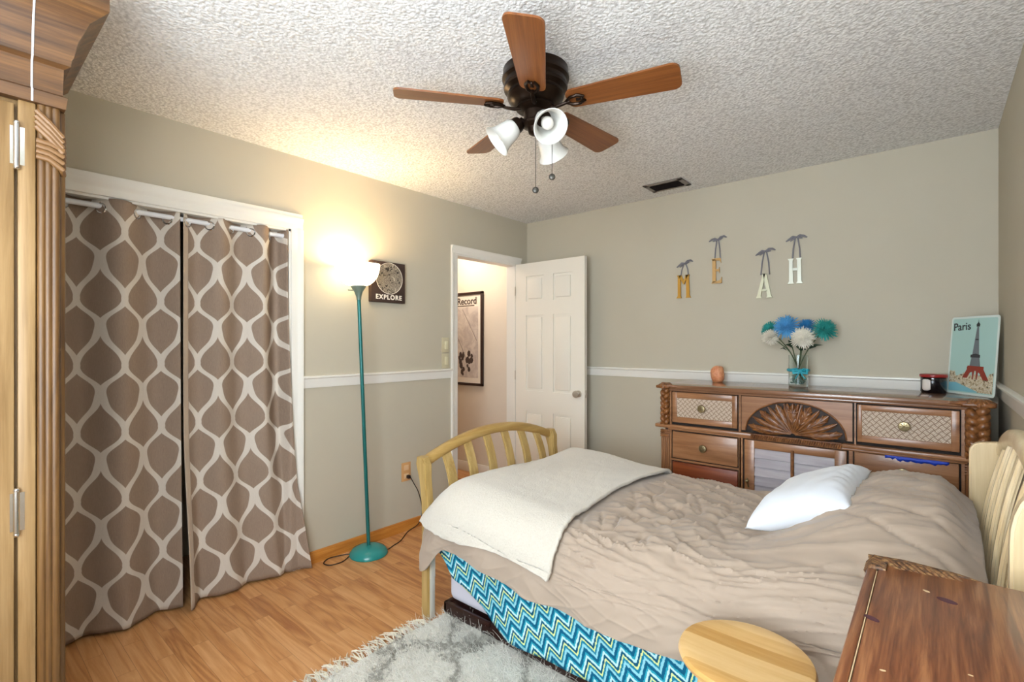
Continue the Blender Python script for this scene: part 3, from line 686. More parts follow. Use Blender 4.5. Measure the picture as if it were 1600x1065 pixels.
# ------------------------------------------------------------------ wall letters
def letter(kind, x0, x1, z0, z1, mname, label, loop, seed):
    o = thing('hanging_letter', ((x0 + x1) / 2, BW, z0), label, 'wall letter', 'letters hung on ribbons')
    b = MB(); W_, H_ = x1 - x0, z1 - z0; ya, yb = BW - .020, -.012
    def poly(pts): b.prism([(x0 + p * W_, ya, z0 + q * H_) for p, q in pts], (0, .012, 0))
    if kind == 'M':
        poly([(0, 0), (.36, 0), (.30, .08), (.29, .93), (.36, 1), (.04, 1), (.10, .93), (.10, .10)])
        poly([(.66, 0), (1.0, 0), (.92, .10), (.86, .93), (.92, 1), (.62, 1), (.68, .93), (.70, .08)])
        poly([(.16, 1), (.34, 1), (.52, .74), (.66, 1), (.84, 1), (.54, .60), (.48, .60)])
    if kind == 'E':
        poly([(.02, 0), (.98, 0), (1.0, .24), (.86, .12), (.42, .08), (.12, .08)])
        poly([(.02, 1), (.88, 1), (.94, .80), (.80, .90), (.42, .92), (.12, .92)])
        poly([(.12, .04), (.44, .04), (.44, .96), (.12, .96)]); poly([(.40, .48), (.72, .48), (.78, .40), (.78, .64), (.72, .56), (.40, .56)])
    if kind == 'A':
        poly([(0, 0), (.36, 0), (.30, .08), (.56, .92), (.62, 1), (.40, 1), (.40, .92), (.08, .10)])
        poly([(.64, 0), (1, 0), (.92, .10), (.64, 1), (.42, 1), (.46, .92), (.70, .08)]); poly([(.34, .28), (.68, .28), (.64, .37), (.36, .37)])
    if kind == 'H':
        poly([(0, 0), (.44, 0), (.36, .09), (.34, .92), (.42, 1), (0, 1), (.10, .92), (.10, .10)])
        poly([(.56, 0), (1, 0), (.92, .10), (.88, .92), (.96, 1), (.56, 1), (.64, .92), (.66, .09)]); poly([(.30, .52), (.70, .52), (.70, .62), (.30, .62)])
    finish('letter', b, mname, o, 20)
    rnd = random.Random(seed); b = MB(); cx = (x0 + x1) / 2 + .006; y = BW - .008
    knot = Vector((cx, y, loop))
    for s_ in (-1, 1): b.tube([knot + Vector((s_ * .006, 0, 0)), Vector((cx + s_ * W_ * .20, y - .001, (z1 + loop) / 2)), Vector((cx + s_ * W_ * .26, y - .004, z1 - .006))], .0022, 6, 2.0)
    for s_ in (-1, 1):
        dz = rnd.uniform(-.012, .010) + s_ * .008
        b.tube([knot, knot + Vector((s_ * .020, -.002, .010 + dz * .4)), knot + Vector((s_ * .042, -.001, .004 + dz)), knot + Vector((s_ * .060, 0, dz - .006))], [.003, .0045, .004, .002], 6, 1.8)
        b.tube([knot, knot + Vector((s_ * .018, -.003, -.004 + dz * .4)), knot + Vector((s_ * .034, -.002, dz - .008))], [.003, .004, .002], 6, 1.6)
    b.ball(knot, .006)
    finish('ribbon', b, 'ribbon', o)
letter('M', -1.440, -1.334, 1.664, 1.830, 'goldletter', 'gold letter M hanging lowest on the left of the back wall', 1.915, 1)
letter('E', -1.190, -1.118, 1.752, 1.926, 'goldletter2', 'tan gold letter E hanging high between M and A', 2.055, 2)
letter('A', -.900, -.800, 1.632, 1.790, 'cream', 'pale cream letter A hanging above the flower vase', 1.938, 3)
letter('H', -.712, -.628, 1.712, 1.872, 'silver', 'whitish letter H hanging rightmost on the back wall', 2.006, 4)

# ------------------------------------------------------------------ dresser
DK = 3.02 / 3.06
DPY = 3.02
def dx(x): return x * DK
def dz(z): return 1.334 - (1.334 - z) * DK
TOPZ = 1.073
dsr = thing('dresser', (-.58, 3.28, 0), 'long brown carved dresser against the back wall behind the bed', 'dresser')
xL, xR = dx(-1.357), dx(.191)
b = MB().box(xL + .03, DPY + .012, .06, xR - .03, 3.50, TOPZ - .03).box(xL + .05, DPY + .03, 0, xR - .05, 3.48, .06)
finish('carcass', b, 'dresserZ', dsr)
b = MB().box(xL + .002, DPY - .024, TOPZ - .026, xR + .010, 3.525, TOPZ, .006).box(xL + .014, DPY - .010, TOPZ - .040, xR - .002, 3.50, TOPZ - .024, .004)
finish('dresser_top', b, 'dtop', dsr)
# face frame: rails and stiles
b = MB(); f0 = DPY
for x0, x1 in ((dx(-1.290), dx(-1.279)), (dx(-.872), dx(-.860)), (dx(-.312), dx(-.305)), (dx(.094), dx(.106))): b.box(x0, f0, .06, x1, f0 + .02, TOPZ - .03)
for x0, x1 in ((dx(-.868), dx(-.850)), (dx(-.335), dx(-.318))): b.box(x0, f0, .06, x1, f0 + .02, dz(.79))
b.box(dx(-1.29), f0, dz(1.034), dx(.106), f0 + .02, TOPZ - .03).box(dx(-1.28), f0, dz(.588), dx(-.870), f0 + .02, dz(.600)).box(dx(-.316), f0, dz(.588), dx(.10), f0 + .02, dz(.600)).box(dx(-1.29), f0, .06, dx(.106), f0 + .02, .14)
finish('face_frame', b, 'dresser', dsr)
finish('shadow_gap', MB().box(xL + .035, f0 + .0105, .08, xR - .035, f0 + .0125, TOPZ - .042), 'dark', dsr)
def drawer(x0, x1, z0, z1, mname, weave=None, knob=None):
    x0 += .0035; x1 -= .0035; z0 += .003; z1 -= .004
    if weave:
        b = MB(); a, c, e, g = weave
        b.box(x0, f0 - .006, z0, a, f0 + .016, z1, .003).box(c, f0 - .006, z0, x1, f0 + .016, z1, .003).box(a - .002, f0 - .006, z0, c + .002, f0 + .016, e, .003).box(a - .002, f0 - .006, g, c + .002, f0 + .016, z1, .003)
        o = finish('drawer', b, mname, dsr)
        finish('woven_panel', MB().box(a, f0 - .001, e, c, f0 + .012, g), 'weave', o)
    else: o = finish('drawer', MB().box(x0, f0 - .006, z0, x1, f0 + .016, z1, .004), mname, dsr)
    if knob:
        k = Vector((knob[0], f0 - .006, knob[1]))
        kb = MB().lathe([(.012, 0), (.008, .006), (.008, .012), (.021, .017), (.0235, .022), (.021, .027), (.010, .029), (.001, .029)], k, 20, Matrix.Rotation(R(90), 4, 'X'))
        for i in range(4):
            a_ = PI * i / 4; kb.tube([k + Vector((-.017 * math.cos(a_), -.0285, -.017 * math.sin(a_))), k + Vector((.017 * math.cos(a_), -.0285, .017 * math.sin(a_)))], .0018, 5)
        finish('knob', kb, 'pewter', o)
    return o
drawer(dx(-1.276), dx(-.876), dz(.829), dz(1.029), 'dresser', (dx(-1.242), dx(-.909), dz(.868), dz(.988)), (dx(-1.081), dz(.933)))
drawer(dx(-.303), dx(.092), dz(.829), dz(1.026), 'dresser', (dx(-.279), dx(.058), dz(.868), dz(.992)), (dx(-.111), dz(.932)))
drawer(dx(-1.274), dx(-.874), dz(.603), dz(.777), 'dresser', None, (dx(-1.073), dz(.69)))
drawer(dx(-1.274), dx(-.874), dz(.40), dz(.585), 'red', None, (dx(-1.073), dz(.49)))
drawer(dx(-1.274), dx(-.874), dz(.15), dz(.385), 'dresser', None, (dx(-1.073), dz(.27)))
drawer(dx(-.314), dx(.090), dz(.603), dz(.782), 'dresser', None, (dx(-.116), dz(.707)))
drawer(dx(-.314), dx(.090), dz(.40), dz(.585), 'dresser', None, (dx(-.116), dz(.49)))
drawer(dx(-.314), dx(.090), dz(.15), dz(.385), 'dresser', None, (dx(-.116), dz(.27)))
# centre panel with arched carved recess
x0, x1, z0, z1 = dx(-.855), dx(-.319), dz(.829), dz(1.026); acx, az0, arx, arz = dx(-.589), dz(.832), dx(.244), .176
NP = 30
b = MB()
top_ = [(x0 + (x1 - x0) * i / NP, z1) for i in range(NP + 1)]
arch_ = [(acx - arx * math.cos(PI * i / NP), az0 + arz * math.sin(PI * i / NP)) for i in range(NP + 1)]
for ya, in ((f0 - .006,),):
    V = [(x, ya, z) for x, z in top_] + [(x, ya, z) for x, z in arch_] + [(x, f0 + .012, z) for x, z in arch_]
    n_ = NP + 1
    b._add(V, [(i, i + 1, n_ + i + 1, n_ + i) for i in range(NP)] + [(n_ + i, n_ + i + 1, 2 * n_ + i + 1, 2 * n_ + i) for i in range(NP)])
    b._add([(x0, ya, z0), (acx - arx, ya, z0), (acx - arx, ya, az0), (x0, ya, z1)], [(0, 1, 2, 3)]); b._add([(x1, ya, z0), (acx + arx, ya, z0), (acx + arx, ya, az0), (x1, ya, z1)], [(0, 1, 2, 3)])
cp = finish('centre_panel', b, 'dresser', dsr, 30)
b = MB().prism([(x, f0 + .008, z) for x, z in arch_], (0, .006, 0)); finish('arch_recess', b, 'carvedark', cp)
b = MB()
for i in range(13):
    a_ = R(8 + 164 * i / 12); rr = 1 / math.sqrt((math.cos(a_) / arx) ** 2 + (math.sin(a_) / arz) ** 2) * .95
    bend = (i - 6) * .010
    def P_(q, off=0.0, dy=0.0):
        rad = rr * q; aa = a_ + bend * math.sin(q * PI) * 1.6
        return Vector((acx + rad * math.cos(aa) - off * math.sin(aa), f0 - .002 - dy, az0 + rad * math.sin(aa) + off * math.cos(aa)))
    wmax = .020 if i % 2 == 0 else .014
    qs = [0.05, .2, .4, .6, .8, .93, 1.0]; ws = [.15, .45, .75, 1.0, .95, .6, .12]
    b.tube([P_(q, 0, .006 * math.sin(q * 3)) for q in qs], [wmax * w_ for w_ in ws], 8, .55, (0, 1, 0))
    b.tube([P_(q, 0, .012 + .006 * math.sin(q * 3)) for q in qs], [.0032] * 7, 6)
    if i % 2 == 0:
        for s_ in (-1, 1):
            for q in (.5, .66, .82): b.tube([P_(q - .1, s_ * .004, .012), P_(q, s_ * .012, .011), P_(q + .08, s_ * .019, .004)], [.003, .0042, .002], 6)
for s_ in (-.8, 0, .8):
    b.tube([Vector((acx + s_ * .022, f0 - .012, az0 + arz * .70)), Vector((acx + s_ * .027, f0 - .016, az0 + arz * .82)), Vector((acx + s_ * .034, f0 - .010, az0 + arz * .94))], [.004, .010, .005], 8)
b.tube([(acx - .045, f0 - .01, az0 + arz * .93), (acx - .034, f0 - .014, az0 + arz * .74), (acx, f0 - .014, az0 + arz * .66), (acx + .034, f0 - .014, az0 + arz * .74), (acx + .045, f0 - .01, az0 + arz * .93)], .004, 8)
finish('acanthus_carving', b, 'carve', cp, 50)
finish('arch_bead', MB().tube([(x, f0 - .006, z) for x, z in arch_], .004, 8), 'carve', cp)
# middle ledge with reeded centre
zl0, zl1 = dz(.785), dz(.815)
b = MB().box(dx(-1.384), f0 - .018, zl0 + .006, dx(-.80), 3.1, zl1, .007).box(dx(-.365), f0 - .018, zl0 + .006, dx(.206), 3.1, zl1, .007).box(dx(-1.30), f0 - .008, zl0 - .004, dx(.115), 3.1, zl0 + .008, .003)
led = finish('ledge', b, 'dresser', dsr)
b = MB().box(dx(-.80), f0 - .014, zl0, dx(-.365), 3.1, zl1)
for k in range(40):
    x = dx(-.797) + k * (dx(.429) / 39); b.tube([(x - .004, f0 - .016, zl0 + .002), (x + .004, f0 - .018, zl1 - .004)], .0045, 6)
finish('reeded_moulding', b, 'carve', led)
# louvred door
dl = MB(); a, c, e, g = dx(-.840), dx(-.344), .12, dz(.776); la, lc, lg = dx(-.786), dx(-.397), dz(.730)
dl.box(a, f0 - .006, e, la, f0 + .016, g, .003).box(lc, f0 - .006, e, c, f0 + .016, g, .003).box(la - .002, f0 - .006, lg, lc + .002, f0 + .016, g, .003).box(la - .002, f0 - .006, e, lc + .002, f0 + .016, e + .06, .003)
do = finish('door', dl, 'dresser', dsr)
z = lg - .024
while z > e + .07:
    finish('louver', MB().box(la, -.004, -.029, lc, .004, .029, mx=Matrix.Translation((0, f0 + .006, z)) @ Matrix.Rotation(R(-17), 4, 'X')), 'louver', do); z -= .0515
finish('tilt_rod', MB().tube([(dx(-.592), f0 - .009, e + .08), (dx(-.592), f0 - .009, dz(.745))], .0085, 10), 'carve', do)
finish('door_pull', MB().ball((dx(-.822), f0 - .018, dz(.54)), .011).tube([(dx(-.822), f0, dz(.54)), (dx(-.822), f0 - .018, dz(.54))], .005, 8).tube([(dx(-.822), f0 - .012, dz(.555)), (dx(-.820), f0 - .02, dz(.53)), (dx(-.816), f0 - .012, dz(.505))], .004, 8), 'pewter', do)
# corner columns: braided above, fluted below
for (x0, x1) in ((dx(-1.345), dx(-1.290)), (dx(.108), dx(.188))):
    cx = (x0 + x1) / 2; wv = (x1 - x0) / 2; zt, zb = TOPZ - .034, zl1 + .002
    b = MB(); n_ = 80; turns = 2.2
    for s_ in range(3):
        pts = []
        for i in range(n_ + 1):
            q = i / n_; t_ = 2 * PI * (turns * q + s_ / 3)
            pts.append((cx + wv * .62 * math.sin(t_), f0 - .004 - .017 * math.sin(2 * t_ + .0), zb + (zt - zb) * q))
        b.tube(pts, wv * .50, 10)
    finish('braided_column', b, 'carve', dsr, 60)
    b = MB(); n_ = 4
    for i in range(n_):
        x = x0 + wv * 2 * (i + .5) / n_; b.tube([(x, f0 - .004, .08), (x, f0 - .004, zl0 - .005)], wv / n_ * 1.08, 10)
    finish('fluted_column', b, 'dresserZ', dsr, 60)
    b = MB()
    for i in range(4): b.tube([(x0 - .002, f0 - .006, zl0 - .012 - i * .012), (cx, f0 - .016, zl0 - .016 - i * .012 + (i % 2) * .006), (x1 + .002, f0 - .006, zl0 - .012 - i * .012)], .0055, 8)
    finish('column_binding', b, 'carve', dsr)
    b = MB(); rnd = random.Random(5); sgn = -1 if cx < -.5 else 1
    ccx = cx + sgn * .004
    b.box(ccx - wv - .022, f0 - .036, TOPZ - .024, ccx + wv + .016, f0 + .05, TOPZ - .004, .008)
    for i in range(9):
        a_ = R(180 + 180 * i / 8); q = Vector((ccx + (wv + .016) * math.cos(a_), f0 + .012 + .046 * math.sin(a_), TOPZ - .010))
        b.tube([Vector((ccx, f0 + .02, TOPZ + .004)), (Vector((ccx, f0 + .02, TOPZ + .004)) + q) / 2 + Vector((0, 0, .008)), q, q + Vector((0, 0, -.014))], [.006, .011, .010, .005], 8, .7)
    b.tube([(ccx + -sgn * wv, f0 - .026, TOPZ - .006), (ccx - sgn * (wv + .03), f0 - .022, TOPZ - .008), (ccx - sgn * (wv + .07), f0 - .020, TOPZ - .012)], [.012, .009, .003], 8)
    finish('carved_corner', b, 'carve', dsr, 60)
# blue tape strip on the right drawer
tb = MB(); rnd = random.Random(9); nn = 24
xa, xb = dx(-.186), dx(.052)
V = []
for i in range(nn + 1):
    x = xa + (xb - xa) * i / nn; zt = dz(.7815) + .002; zb = zt - .012 - .010 * rnd.random() - (.006 if 4 < i < 20 else 0)
    V += [(x, f0 - .0062, zt), (x, f0 - .0062, zb)]
tb._add(V, [(2 * i, 2 * i + 1, 2 * i + 3, 2 * i + 2) for i in range(nn)])
tag(finish('painters_tape', tb, 'tape', None, 30, .0006), 'torn strip of blue tape along the right dresser drawer', 'tape')

# ------------------------------------------------------------------ things on the dresser
sl = MB().ball((0, 0, 0), 1, (.046, .040, .066), 20, 14)
for v in sl.bm.verts:
    p = v.co.copy(); q = noise.noise(p * 28) * .006 + noise.noise(p * 70) * .003
    v.co = p + p.normalized() * q
    if v.co.z < -.050: v.co.z = -.050
    if v.co.z > .052: v.co.z = .052 + (v.co.z - .052) * .5
    v.co += Vector((-1.112, 3.43, TOPZ + .050))
tag(finish('salt_lamp', sl, 'salt', None, 25), 'pink orange salt crystal on the left of the dresser top', 'salt crystal')
VX, VY = -.628, 3.405
va = thing('glass_vase', (VX, VY, TOPZ), 'clear glass cylinder vase with turquoise bow on the dresser', 'vase')
finish('vase_body', MB().lathe([(.001, TOPZ), (.050, TOPZ), (.052, TOPZ + .004), (.052, TOPZ + .19), (.0485, TOPZ + .19), (.0485, TOPZ + .012), (.001, TOPZ + .012)], (VX, VY, 0), 36), 'glass', va)
b = MB(); rnd = random.Random(4)
for k in range(46):
    a_, r_ = rnd.random() * 6.28, .038 * math.sqrt(rnd.random()); b.ball((VX + r_ * math.cos(a_), VY + r_ * math.sin(a_), TOPZ + .020 + .05 * rnd.random()), .008, (1, 1, .7), 8, 5)
g_ = finish('glass_gems', b, 'stones', va); g_['kind'] = 'stuff'
b = MB().tube([(VX + .0535 * math.cos(2 * PI * k / 36), VY + .0535 * math.sin(2 * PI * k / 36), TOPZ + .098) for k in range(37)], .009, 8, 1.0)
kn = Vector((VX + .020, VY - .056, TOPZ + .092))
for s_ in (-1, 1):
    b.tube([kn, kn + Vector((s_ * .018, -.006, .018)), kn + Vector((s_ * .036, -.004, .014)), kn + Vector((s_ * .034, -.002, -.010)), kn + Vector((s_ * .014, -.003, -.008)), kn], [.004, .008, .010, .009, .006, .004], 8, .6)
    b.tube([kn, kn + Vector((s_ * .012, -.004, -.022)), kn + Vector((s_ * .026, .002, -.042))], [.004, .007, .008], 8, .5)
b.ball(kn + Vector((0, -.004, 0)), .009)
finish('bow', b, 'bow', va)
def mum(cx, cz, y, r, mname, label, kind, stemx, leaf=False, tiltv=(0, -1, .45)):
    o = thing('chrysanthemum', (VX, VY, TOPZ + .02), label, 'flower', 'flowers in the vase')
    c = Vector((cx, y, cz)); ax_ = Vector(tiltv).normalized(); q = ax_.to_track_quat('Z', 'Y').to_matrix().to_4x4(); rnd = random.Random(int(cx * 1000))
    b = MB(); N = 150; r *= 1.12
    for i in range(N):
        f = (i + .5) / N; th = i * 2.39996; el = (1.45 if kind == 'ball' else 1.15) * (1 - f) + (-.55 if kind == 'ball' else -.12) * f
        L = r * (.55 + .5 * f) * (rnd.uniform(.85, 1.12)); L = r * rnd.uniform(.92, 1.05) if kind == 'ball' else L
        d_ = Vector((math.cos(th) * math.cos(el), math.sin(th) * math.cos(el), math.sin(el)))
        curl = Vector((0, 0, .18 * r))
        pts = [q @ (d_ * L * .12), q @ (d_ * L * .6 + curl * .2), q @ (d_ * L + (curl if f < .6 else -curl * .6) * .6)]
        b.tube([c + p for p in pts], [r * .04, r * .085, r * .035], 5, .6)
    finish('petals', b, mname, o)
    b = MB(); bot_ = Vector((VX + stemx, VY, TOPZ + .022)); neck = Vector((VX + stemx * -.9, VY - .006, TOPZ + .185))
    neck = Vector((VX + max(-.035, min(.035, (cx - VX) * .35)), VY, TOPZ + .19)); bot_ = Vector((VX - max(-.03, min(.03, (cx - VX) * .3)), VY, TOPZ + .024))
    b.tube(spline([bot_, neck, (neck + c) / 2 + Vector((0, 0, .01)), c - ax_ * r * .2], 6), .0032, 7)
    finish('stem', b, 'stem', o)
    if leaf:
        b = MB()
        for (ox_, oz_, s_) in leaf:
            l0 = neck + (c - neck) * .25; l1 = neck + Vector((ox_, -.015, oz_))
            b.tube([l0, (l0 + l1) / 2 + Vector((0, -.006, .012)), l1], [.004, s_, .002], 6, .25)
        finish('leaf', b, 'leaf', o)
mum(-.690, 1.436, 3.40, .070, 'fblue2', 'large bright blue chrysanthemum at the top of the vase', 'spider', .02, [(-.05, .06, .024), (-.03, .09, .022)])
mum(-.588, 1.438, 3.43, .045, 'fblue', 'small darker blue chrysanthemum tucked between the blue and right teal flowers', 'spider', -.01, [(.03, .05, .026), (.05, .085, .022)])
mum(-.495, 1.415, 3.42, .062, 'fteal', 'teal chrysanthemum leaning out on the right of the vase', 'spider', -.02, [(.06, .05, .030), (.095, .060, .024)], (.35, -1, .35))
mum(-.790, 1.420, 3.43, .052, 'fteal', 'teal chrysanthemum at the left behind the white bloom', 'spider', .02, False, (-.4, -1, .4))
mum(-.775, 1.372, 3.385, .046, 'fwhite', 'round white chrysanthemum low on the left of the vase', 'ball', .02, [(-.06, .035, .014)], (-.3, -1, .2))
mum(-.602, 1.365, 3.375, .062, 'fwhite', 'open white chrysanthemum low in front of the blue flowers', 'spider', -.02, [(.04, .03, .026), (-.02, .06, .024)], (.05, -1, .15))
# candle jar
CX, CY = -.004, 3.44
cn = thing('candle_jar', (CX, CY, TOPZ), 'black glass candle jar with red lid beside the tin sign', 'candle')
finish('jar', MB().lathe([(.001, TOPZ), (.050, TOPZ), (.054, TOPZ + .006), (.054, TOPZ + .078), (.050, TOPZ + .082), (.001, TOPZ + .082)], (CX, CY, 0), 32), 'jar', cn)
finish('lid', MB().lathe([(.001, TOPZ + .082), (.057, TOPZ + .082), (.058, TOPZ + .085), (.058, TOPZ + .094), (.054, TOPZ + .097), (.001, TOPZ + .097)], (CX, CY, 0), 32), 'jarlid', cn)
def lab(u, v):
    a_ = R(-90 - 34 + (u - .5) * 44); wz = 1 - .25 * abs(2 * u - 1) ** 3
    return Vector((CX + .0548 * math.cos(a_), CY + .0548 * math.sin(a_), TOPZ + .042 + (v - .5) * .060 * wz))
finish('label', MB().grid(lab, 10, 6), 'label', cn, 60, .0004)
# tin sign leaning into the corner
BL, BR_, TL = Vector((.050, 3.475, TOPZ + .001)), Vector((.216, 3.245, TOPZ + .001)), Vector((.074, 3.512, 1.470))
wv_, hv_ = BR_ - BL, TL - BL; sw_, sh_ = wv_.length, hv_.length; nv_ = wv_.cross(hv_).normalized()
if nv_.y > 0: nv_ = -nv_
ts = thing('tin_sign', tuple(BL), 'pale green tin sign with a tower and city leaning in the corner', 'tin sign')
def sp_(a, c, d_=0.0): return BL + wv_ * a + hv_ * c + nv_ * d_
def rrect(m_, r_, d_):
    pts = []
    for (cx, cy, a0) in ((1 - m_ - r_ / sw_, 1 - m_ * .75 - r_ / sh_, 0), (m_ + r_ / sw_, 1 - m_ * .75 - r_ / sh_, 90), (m_ + r_ / sw_, m_ * .75 + r_ / sh_, 180), (1 - m_ - r_ / sw_, m_ * .75 + r_ / sh_, 270)):
        for k in range(5): a_ = R(a0 + 22.5 * k); pts.append(sp_(cx + r_ / sw_ * math.cos(a_), cy + r_ / sh_ * math.sin(a_), d_))
    return pts
finish('sheet_metal', MB().prism(rrect(0, .014, 0), nv_ * .002), 'printedge', ts, 20)
finish('sky_print', MB().prism(rrect(.035, .010, .002), nv_ * .0004), 'sky', ts, 20)
def pp(pts, d_, mname, nm): finish(nm, MB().prism([sp_(a, c, d_) for a, c in pts], nv_ * .0003), mname, ts, None)
rnd = random.Random(2)
sk = [(.045, .04), (.955, .04), (.955, .30)] + [(.955 - .91 * i / 26, .235 + .05 * rnd.random() + (.04 if i > 22 else 0)) for i in range(1, 26)] + [(.045, .30)]
pp(sk, .0026, 'city', 'city_print')
pp([(.045, .04), (.045, .145), (.20, .150), (.66, .052), (.66, .04)], .0030, 'river', 'river_print')
T0 = .56
pp([(T0 - .055, .50), (T0 + .085, .50), (T0 + .045, .86), (T0 + .008, .86)], .0030, 'tower', 'tower_print')
pp([(T0 - .10, .345), (T0 + .13, .345), (T0 + .09, .50), (T0 - .06, .50)], .0031, 'tower', 'tower_print')
pp([(T0 - .085, .475), (T0 + .11, .475), (T0 + .11, .51), (T0 + .02, .525), (T0 - .085, .51)], .0036, 'ink', 'tower_deck')
pp([(T0 - .15, .335), (T0 + .20, .335), (T0 + .20, .365), (T0 - .13, .372)], .0037, 'towerR', 'tower_deck')
pp([(T0 - .23, .215), (T0 - .13, .215), (T0 - .07, .285), (T0 + .03, .31), (T0 + .12, .285), (T0 + .20, .20), (T0 + .31, .20), (T0 + .19, .34), (T0 - .13, .34)], .0036, 'towerR', 'tower_arch')
pp([(T0 - .02, .20), (T0 + .00, .20), (T0 + .02, .31), (T0 - .03, .31)], .0038, 'towerR', 'tower_leg')
pp([(T0 + .06, .20), (T0 + .08, .20), (T0 + .10, .31), (T0 + .05, .31)], .0038, 'towerR', 'tower_leg')
pp([(T0 - .004, .865), (T0 + .058, .865), (T0 + .065, .895), (T0 + .035, .92), (T0 + .03, .955), (T0 + .024, .92), (T0 - .008, .895)], .0032, 'ink', 'tower_tip')
pp([(T0 - .01, .695), (T0 + .06, .695), (T0 + .055, .71), (T0 - .004, .71)], .0036, 'ink', 'tower_band')
ux, uy = wv_.normalized(), hv_.normalized(); tw = Matrix(((ux.x, uy.x, nv_.x, 0), (ux.y, uy.y, nv_.y, 0), (ux.z, uy.z, nv_.z, 0), (0, 0, 0, 1)))
finish('lettering', text_mb('Paris', .056, Matrix.Translation(sp_(.245, .868, .003)) @ tw @ Matrix.Rotation(R(3), 4, 'Z'), .0004, .0006, 1.0), 'ink', ts, None)

# ------------------------------------------------------------------ bed
FXB = -1.875                                   # footboard plane
NY, FYB = 1.558, 2.615                         # near and far post centre lines
bed = thing('bed', (-.88, 2.09, 0), 'single bed with light wood slatted headboard and footboard', 'bed')
def fcurve(z, lean, zs, zt): 
    q = max(0, (z - zs) / (zt - zs)); return lean * q ** 1.7
def post(y, x, dirx, zt, lean, wx, wy, name, mname):
    b = MB(); n_ = 22; pts = []
    V = []
    for i in range(n_ + 1):
        z = zt * i / n_; q = i / n_
        xc = x + dirx * fcurve(z, lean, .45 * zt / .76, zt); wxx = wx * (1 - .15 * math.sin(PI * min(1, max(0, (q - .45) / .5)))) * (1 + .35 * sm(.86, .95, q) - .45 * sm(.965, 1.0, q))
        for sx_, sy_ in ((-1, -1), (1, -1), (1, 1), (-1, 1)): V.append((xc + sx_ * wxx, y + sy_ * wy, z))
    F = [(i * 4 + j, i * 4 + (j + 1) % 4, (i + 1) * 4 + (j + 1) % 4, (i + 1) * 4 + j) for i in range(n_) for j in range(4)] + [(3, 2, 1, 0), tuple(n_ * 4 + j for j in range(4))]
    vs, fs = b._add(V, F)
    bmesh.ops.recalc_face_normals(b.bm, faces=b.bm.faces[:])
    es = [e for e in b.bm.edges if abs(e.verts[0].co.z - e.verts[1].co.z) > 1e-4]
    bmesh.ops.bevel(b.bm, geom=es, offset=.007, segments=2, affect='EDGES')
    return finish(name, b, mname, bed, 40)
p1 = post(NY, FXB - .002, -1, .774, .040, .028, .023, 'foot_post', 'maple'); post(FYB, FXB - .002, -1, .774, .040, .028, .023, 'foot_post', 'maple')
finish('rail_bracket', MB().box(FXB + .0255, NY - .014, .004, FXB + .031, NY + .016, .40, .002).box(FXB + .030, NY - .012, .20, FXB + .036, NY + .014, .31, .002), 'hardware', p1)
def arch_rail(x, z0, zm, r, name, mname, flat, wid):
    b = MB(); n_ = 40; V = []; m_ = 12
    for i in range(n_ + 1):
        q = i / n_; y = NY + (FYB - NY) * q; z = z0 + (zm - z0) * (1 - (2 * q - 1) ** 2)
        for j in range(m_):
            a_ = 2 * PI * j / m_; V.append((x + wid * math.copysign(abs(math.cos(a_)) ** .7, math.cos(a_)), y, z + r * math.copysign(abs(math.sin(a_)) ** .7, math.sin(a_))))
    b._add(V, [(i * m_ + j, i * m_ + (j + 1) % m_, (i + 1) * m_ + (j + 1) % m_, (i + 1) * m_ + j) for i in range(n_) for j in range(m_)] + [tuple(range(m_)), tuple(range(n_ * m_, n_ * m_ + m_))])
    return finish(name, b, mname, bed, 60)
arch_rail(FXB - .048, .738, .846, .027, 'foot_rail', 'mapley', 1, .026)
finish('foot_cross_rail', MB().box(FXB - .014, NY, .30, FXB + .014, FYB, .42, .006), 'mapley', bed)
def slat(y, x, dirx, z0, zt, lean, w_, th, name, mname, ls):
    b = MB(); n_ = 16; V = []
    for i in range(n_ + 1):
        z = z0 + (zt - z0) * i / n_; xc = x + dirx * fcurve(z, lean, ls, zt)
        for sx_, sy_ in ((-1, -1), (1, -1), (1, 1), (-1, 1)): V.append((xc + sx_ * th, y + sy_ * w_, z))
    b._add(V, [(i * 4 + j, i * 4 + (j + 1) % 4, (i + 1) * 4 + (j + 1) % 4, (i + 1) * 4 + j) for i in range(n_) for j in range(4)] + [(3, 2, 1, 0), tuple(n_ * 4 + j for j in range(4))])
    bmesh.ops.recalc_face_normals(b.bm, faces=b.bm.faces[:])
    es = [e for e in b.bm.edges if abs(e.verts[0].co.z - e.verts[1].co.z) > 1e-4]
    bmesh.ops.bevel(b.bm, geom=es, offset=min(th, w_) * .7, segments=2, affect='EDGES')
    return finish(name, b, mname, bed, 40)
for k in range(6):
    q = (k + 1) / 7; y = NY + (FYB - NY) * q; zt = .738 + .108 * (1 - (2 * q - 1) ** 2)
    slat(y, FXB + .020, -1, .40, zt, .074, .031, .009, 'foot_slat', 'maple', .58)
HX = .118
def head_post(y, xa, zt, rr, rz):
    b = MB(); wp = .098; pts = [(xa + .004, 0), (xa + .004, .30), (xa, .50)]
    pts += [(xa + rr + rr * math.cos(R(180 - 15 * k)), zt - rz + rz * math.sin(R(180 - 15 * k))) for k in range(7)]
    pts += [(xa + wp - .008, zt + .006), (xa + wp, zt - .004), (xa + wp - .004, .60), (xa + wp - .03, .40), (xa + wp - .03, 0)]
    b.prism([(px, y - .021, pz) for px, pz in pts], (0, .042, 0))
    bmesh.ops.recalc_face_normals(b.bm, faces=b.bm.faces[:])
    es = [e for e in b.bm.edges if abs(e.verts[0].co.y - e.verts[1].co.y) < 1e-4]
    bmesh.ops.bevel(b.bm, geom=es, offset=.006, segments=2, affect='EDGES')
    return finish('head_post', b, 'birch', bed, 40)
